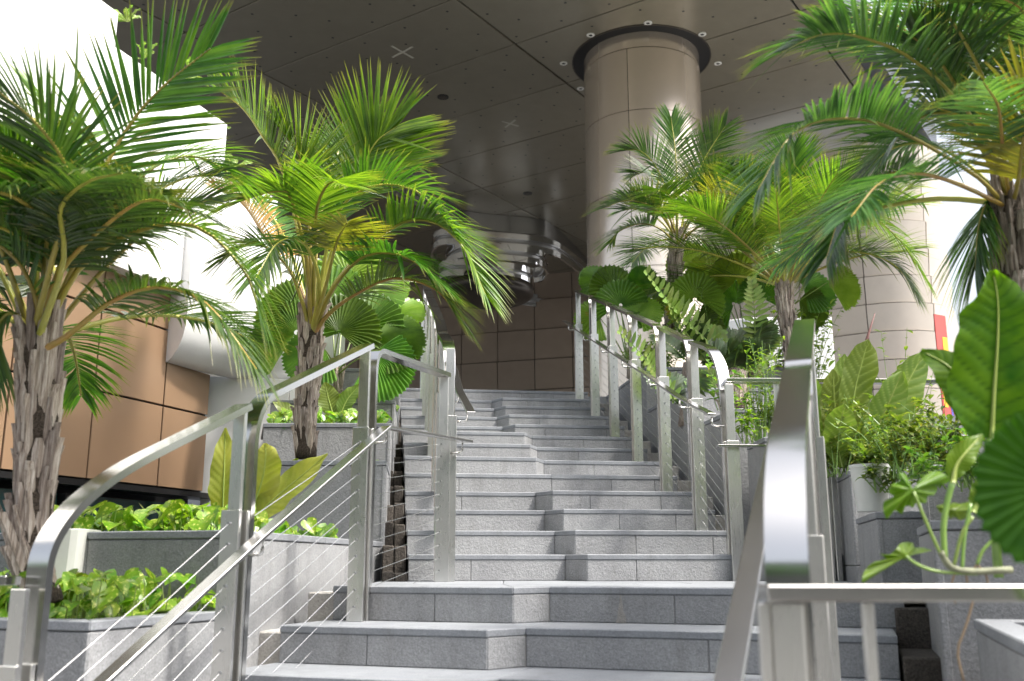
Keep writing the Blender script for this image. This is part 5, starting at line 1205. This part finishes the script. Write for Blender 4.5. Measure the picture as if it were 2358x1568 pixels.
for i, (c, wd, f) in enumerate([
 ([(1955, 1070, 5.8), (1957, 1000, 5.78), (1968, 900, 5.76), (1986, 830, 5.74), (1999, 782, 5.72)], .20, (.1, -1, .2)),
 ([(1985, 1080, 5.7), (2010, 1010, 5.66), (2045, 930, 5.62), (2078, 855, 5.6)], .20, (.3, -1, .3)),
 ([(1990, 1080, 5.75), (2040, 990, 5.75), (2080, 900, 5.75), (2130, 808, 5.75)], .22, (.25, -1, .25)),
 ([(1945, 1075, 5.85), (1930, 1000, 5.85), (1922, 930, 5.85), (1918, 850, 5.85)], .18, (-.1, -1, .2)),
 ([(1940, 1075, 5.7), (1930, 1030, 5.65), (1935, 980, 5.6), (1945, 930, 5.55)], .18, (-.1, -1, .2)),
 ([(1960, 1070, 6.0), (1950, 980, 6.0), (1940, 900, 6.0), (1945, 815, 6.0)], .17, (-.1, -1, .2)),
 ([(1930, 1075, 5.9), (1890, 1000, 5.9), (1860, 920, 5.9), (1840, 830, 5.9)], .2, (-.2, -1, .2)),
 ([(2050, 1080, 5.6), (2090, 1050, 5.5), (2130, 1010, 5.45), (2165, 990, 5.4)], .10, (.1, -1, .6)),
 ]): bigleaf(nr_, A_(c), wd, 'bigleaf', f, .022, i + 20, prof=(.2, .42, .62, .78, .9, .98, 1, .97, .86, .6, .06))
b = MB(); b.tube(A_([(1965, 1000, 5.9), (1990, 800, 5.8), (2015, 721, 5.75)]), [.006, .011, .003], 7); b.build('flower_spike', M['spike'], nr_, smooth=True)

# ---- near right: elephant ear leaf, philodendron, near fan leaf
ee = thing('elephant_ear', at(2285, 1090, 2.5), 'huge backlit ear shaped leaf in front of the right palm trunk', 'plant')
bigleaf(ee, A_([(2282, 1010, 2.5), (2288, 900, 2.48), (2296, 780, 2.46), (2296, 690, 2.44), (2284, 622, 2.42)]), .25, 'ear', (.1, -1, .15), .02, 31, prof=(.5, .98, 1, 1, .92, .75, .45, .04))
bigleaf(ee, A_([(2265, 1010, 2.55), (2235, 930, 2.55), (2190, 850, 2.55), (2120, 808, 2.6)]), .12, 'ear', (-.3, -1, .5), .02, 32)
b = MB(); b.tube(A_([(2300, 1330, 2.5), (2284, 1150, 2.5), (2278, 1010, 2.5)]), [.012, .01, .008], 8); b.build('stalk', M['stem'], ee, smooth=True)
ph = thing('philodendron', at(2240, 1320, 2.2), 'lobed philodendron hanging over the right planter on bare stalks', 'plant')
b = MB(); b.tube(catmull(A_([(2330, 1312, 2.2), (2240, 1316, 2.2), (2190, 1306, 2.2), (2166, 1270, 2.2)]), 14), .0075, 8); b.build('main_stem', M['barkstem'], ph, smooth=True)
for c, r in (([(2169, 1283), (2140, 1220), (2103, 1132)], .0038), ([(2250, 1322), (2160, 1316), (2112, 1300), (2085, 1280)], .0036), ([(2176, 1290), (2172, 1220), (2180, 1160), (2193, 1110)], .0065), ([(2195, 1308), (2215, 1230), (2240, 1190)], .004), ([(2215, 1312), (2220, 1240), (2235, 1160)], .004), ([(2250, 1300), (2262, 1270), (2290, 1240)], .004)):
    b = MB(); b.tube(catmull(A_(c, 2.2), 12), r, 7); b.build('stalk', M['stem'], ph, smooth=True)
for i, c in enumerate(([(2200, 1318), (2192, 1345), (2200, 1390)], [(2225, 1322), (2228, 1350)], [(2270, 1320), (2275, 1350), (2262, 1360)], [(2250, 1350), (2225, 1440), (2205, 1500), (2220, 1570)], [(2240, 1318), (2250, 1300), (2262, 1318)])):
    b = MB(); b.tube(catmull(A_(c, 2.2), 8), .0025, 5); b.build('aerial_root', M['root'], ph, smooth=True)
def wavy_leaf(parent, hub, outline, Y, tilt, wave, mat='philo'):
    """palm-sized lobed blade: outline seen from the stairs, given its own fold and ripple in depth"""
    z = lambda p: (1552.1 + p[0] * .3673, 992.5 + p[1] * .3673)
    h = z(hub); O = catmull([V((*z(p), 0)) for p in outline + outline[:1]], len(outline) * 5); vs = [at(h[0], h[1], Y)]; n = len(O) - 1; fs = []; tips = [(.72, .5)]
    for j, f in enumerate((.33, .66, 1.0)):
        for i in range(n):
            x, y = h[0] + (O[i].x - h[0]) * f, h[1] + (O[i].y - h[1]) * f
            d = Y + tilt * f * ((O[i].x - h[0]) / 100) + wave * f * sin(i * .55) * .6 + .03 * f * f
            vs.append(at(x, y, d)); tips.append((.72 + .2 * (i % 5 == 0) * (1 - f * .5), .3 + .3 * (i % 2)))
    for i in range(n):
        k = (i + 1) % n; fs.append((0, 1 + i, 1 + k)); fs += [(1 + j * n + i, 1 + (j + 1) * n + i, 1 + (j + 1) * n + k, 1 + j * n + k) for j in range(2)]
    b = MB().add(vs, fs); b.tip = tips; return b.build('lobed_leaf', M[mat], parent, smooth=True, fix=False)
wavy_leaf(ph, (1490, 370), [(1480, 330), (1450, 270), (1410, 265), (1415, 310), (1360, 340), (1350, 390), (1375, 410), (1320, 440), (1310, 490), (1335, 550), (1380, 500), (1430, 520), (1440, 480), (1470, 470), (1500, 480), (1520, 450), (1580, 450), (1590, 410), (1630, 400), (1650, 365), (1640, 330), (1700, 330), (1725, 300), (1680, 260), (1620, 255), (1560, 290), (1530, 330), (1500, 362)], 2.2, .03, .012)
wavy_leaf(ph, (1455, 785), [(1500, 700), (1430, 700), (1390, 740), (1350, 775), (1290, 770), (1330, 800), (1260, 820), (1215, 850), (1185, 900), (1180, 950), (1200, 940), (1220, 890), (1260, 855), (1320, 838), (1400, 805), (1450, 806), (1500, 775), (1560, 752), (1620, 750), (1560, 730), (1510, 730)], 2.2, .12, .015)
wavy_leaf(ph, (1760, 500), [(1640, 470), (1690, 460), (1700, 480), (1750, 450), (1800, 455), (1860, 440), (1870, 480), (1850, 520), (1800, 560), (1760, 540), (1730, 550), (1710, 510), (1670, 510)], 2.25, .06, .012)
bigleaf(ph, A_([(2193, 1112, 2.2), (2200, 1075, 2.2), (2225, 1040, 2.2), (2262, 1000, 2.22)]), .055, 'philo', (.1, -1, .2), .03, 51)
bigleaf(ph, A_([(2240, 1180, 2.3), (2255, 1140, 2.3), (2262, 1090, 2.3)]), .05, 'philo', (.1, -1, .2), .03, 52)
nf = thing('fan_palm', at(2520, 1500, 1.5), 'blurred fan palm leaf close to the camera at the right edge', 'fan palm', 'fan palms with round leaves')
fan_leaf(nf, at(2440, 1120, 1.42), at(2560, 1500, 1.5), (.128), (-1, 0, -.02), (-.05, -1, -.1), spread=190, npl=20, mat='fan_n', droop=.05, seed=4, pleat=.025)


# ---- loose shrubs
def shrub(label, base, rx, ry, h, nstem, nleaf, lsize, mat, seed, group='wild shrubs in the right planters', lw=.45, upright=.6, name='shrub', droop=.3):
    nleaf = int(nleaf * .62); R = random.Random(seed); t = thing(name, base, label, 'shrub' if name == 'shrub' else 'plant', group); st = MB(); lf = MB()
    for i in range(nstem):
        b0_ = base + V((R.uniform(-rx, rx) * .7, R.uniform(-ry, ry) * .7, -.03)); d = V((R.gauss(0, .5) * (1.3 - upright), R.gauss(0, .4) * (1.3 - upright), 1)).normalized(); L = h * R.choice((.45, .7, 1.0, 1.35)) * R.uniform(.8, 1.15)
        tip = b0_ + d * L + V((R.uniform(-.3, .3) * rx, 0, 0)); mid = (b0_ + tip) / 2 + V((R.uniform(-.05, .05), 0, .03)); P_ = catmull([b0_, mid, tip - V((0, 0, droop * L * R.random() * .4))], 8); st.tube(P_, [.004 - .0004 * q for q in range(8)], 4, cap=False)
        for q in range(nleaf):
            f = R.uniform(.2, 1); u = f * 7; k = min(int(u), 6); p = P_[k].lerp(P_[k + 1], u - k); az = R.uniform(0, 2 * pi); el = R.uniform(-.3, .8); Ld = V((cos(az) * cos(el), sin(az) * cos(el), sin(el))); wv = Ld.cross(V((0, 0, 1))).normalized(); nv = wv.cross(Ld)
            s = lsize * R.uniform(.6, 1.3); leaflet(lf, p, Ld, wv, nv, s, s * lw, .25, segs=3, fold=.3, prof=[.3, 1, .8, .05])
    st.build('stems', M['stem'], t, fix=False); tag(lf.build('foliage', M[mat], t, fix=False), kind='stuff'); return t
zRe = zz(1082, 5.55, 1900)
shrub('leafy shrub tangle under the right nest plant', at(1990, 1085, 5.75), .35, .2, .34, 70, 26, .055, 'shrub', 1)
shrub('leafy shrub spilling over the white pot', at(2030, 1090, 5.15), .14, .1, .30, 40, 24, .05, 'shrub', 2)
shrub('sprigs trailing down the front of the white pot', at(2040, 1120, 4.93), .09, .03, .16, 14, 18, .045, 'shrub', 22, upright=.2, droop=1.2)
shrub('pale green shrub right of the white pot', at(2160, 1085, 4.75), .3, .2, .30, 60, 26, .055, 'shrub', 3)
shrub('shrub with tall sprays in front of the cream building', at(2110, 1085, 6.0), .4, .2, .62, 50, 22, .06, 'shrub', 4, upright=.9)
shrub('low weeds below the huge ear leaf', at(2240, 1110, 3.9), .25, .2, .25, 46, 24, .05, 'shrub', 8)
shrub('slim bamboo grass behind the short level rail', at(1770, 1005, 6.65), .14, .1, .50, 44, 22, .06, 'bamboo', 5, lw=.25, upright=1.1, group='small plants in the right planters')
shrub('broad leaved seedling against the right planter', at(1665, 935, 7.05), .06, .05, .30, 9, 16, .085, 'shrub', 6, group='small plants in the right planters', upright=1)
shrub('seedling hanging by the right post plates', at(1722, 1010, 6.45), .05, .05, .36, 9, 18, .06, 'bamboo', 7, group='small plants in the right planters', upright=1)
shrub('bright weeds behind the middle right posts', at(1500, 850, 9.4), .3, .15, .4, 40, 22, .06, 'bamboo', 9, group='small plants in the right planters')
shrub('bright weeds around the foot of the pale palm', at(1820, 890, 9.4), .4, .2, .7, 50, 22, .07, 'bamboo', 10, group='small plants in the right planters', upright=.9)
shrub('tall sunlit weeds beside the dark palm trunk', at(1600, 800, 9.8), .3, .2, .5, 50, 22, .06, 'bamboo', 12, group='small plants in the right planters')
b = at(1690, 1000, 7.05)
sp_ = thing('palm_stump', at(1690, 935, 7.3), 'dark fibrous palm stump behind the short level rail', 'palm stump')
trunk(sp_, [at(1690, 945, 7.3), at(1688, 905, 7.3), at(1686, 880, 7.3)], (.11, .09), 15, 36, .1)
# ---- ferns on the white ledges
for (px, py, lab, s, yy) in ((430, 140, 'pale staghorn fern on the upper white ledge', 1.0, None), (330, 95, 'small fern at the corner of the upper white ledge', .6, None), (292, 10, 'fern at the top of the white facade', .6, None), (540, 345, 'fern on the lower white ledge', .7, None), (505, 262, 'fern trailing off the white ledge end', .5, None)):
    p = onplane(px, py + 40, (Q[0] - R1.x * .3, Q[1] - R1.y * .3), (S1.x, S1.y)); t = thing('fern', p, lab, 'fern', 'ferns on the white ledges'); R = random.Random(px)
    for q in range(8):
        az = R.uniform(0, 2 * pi); cps = arcfrond(p, az, radians(R.uniform(25, 75)), .36 * s * R.uniform(.7, 1.2), .35); bigleaf(t, [cps[0], cps[2], cps[3], cps[4]], .075 * s, 'fern', (.2, -1, .4), .06, q + px, veins=False, name='fern_leaf', nw=2)
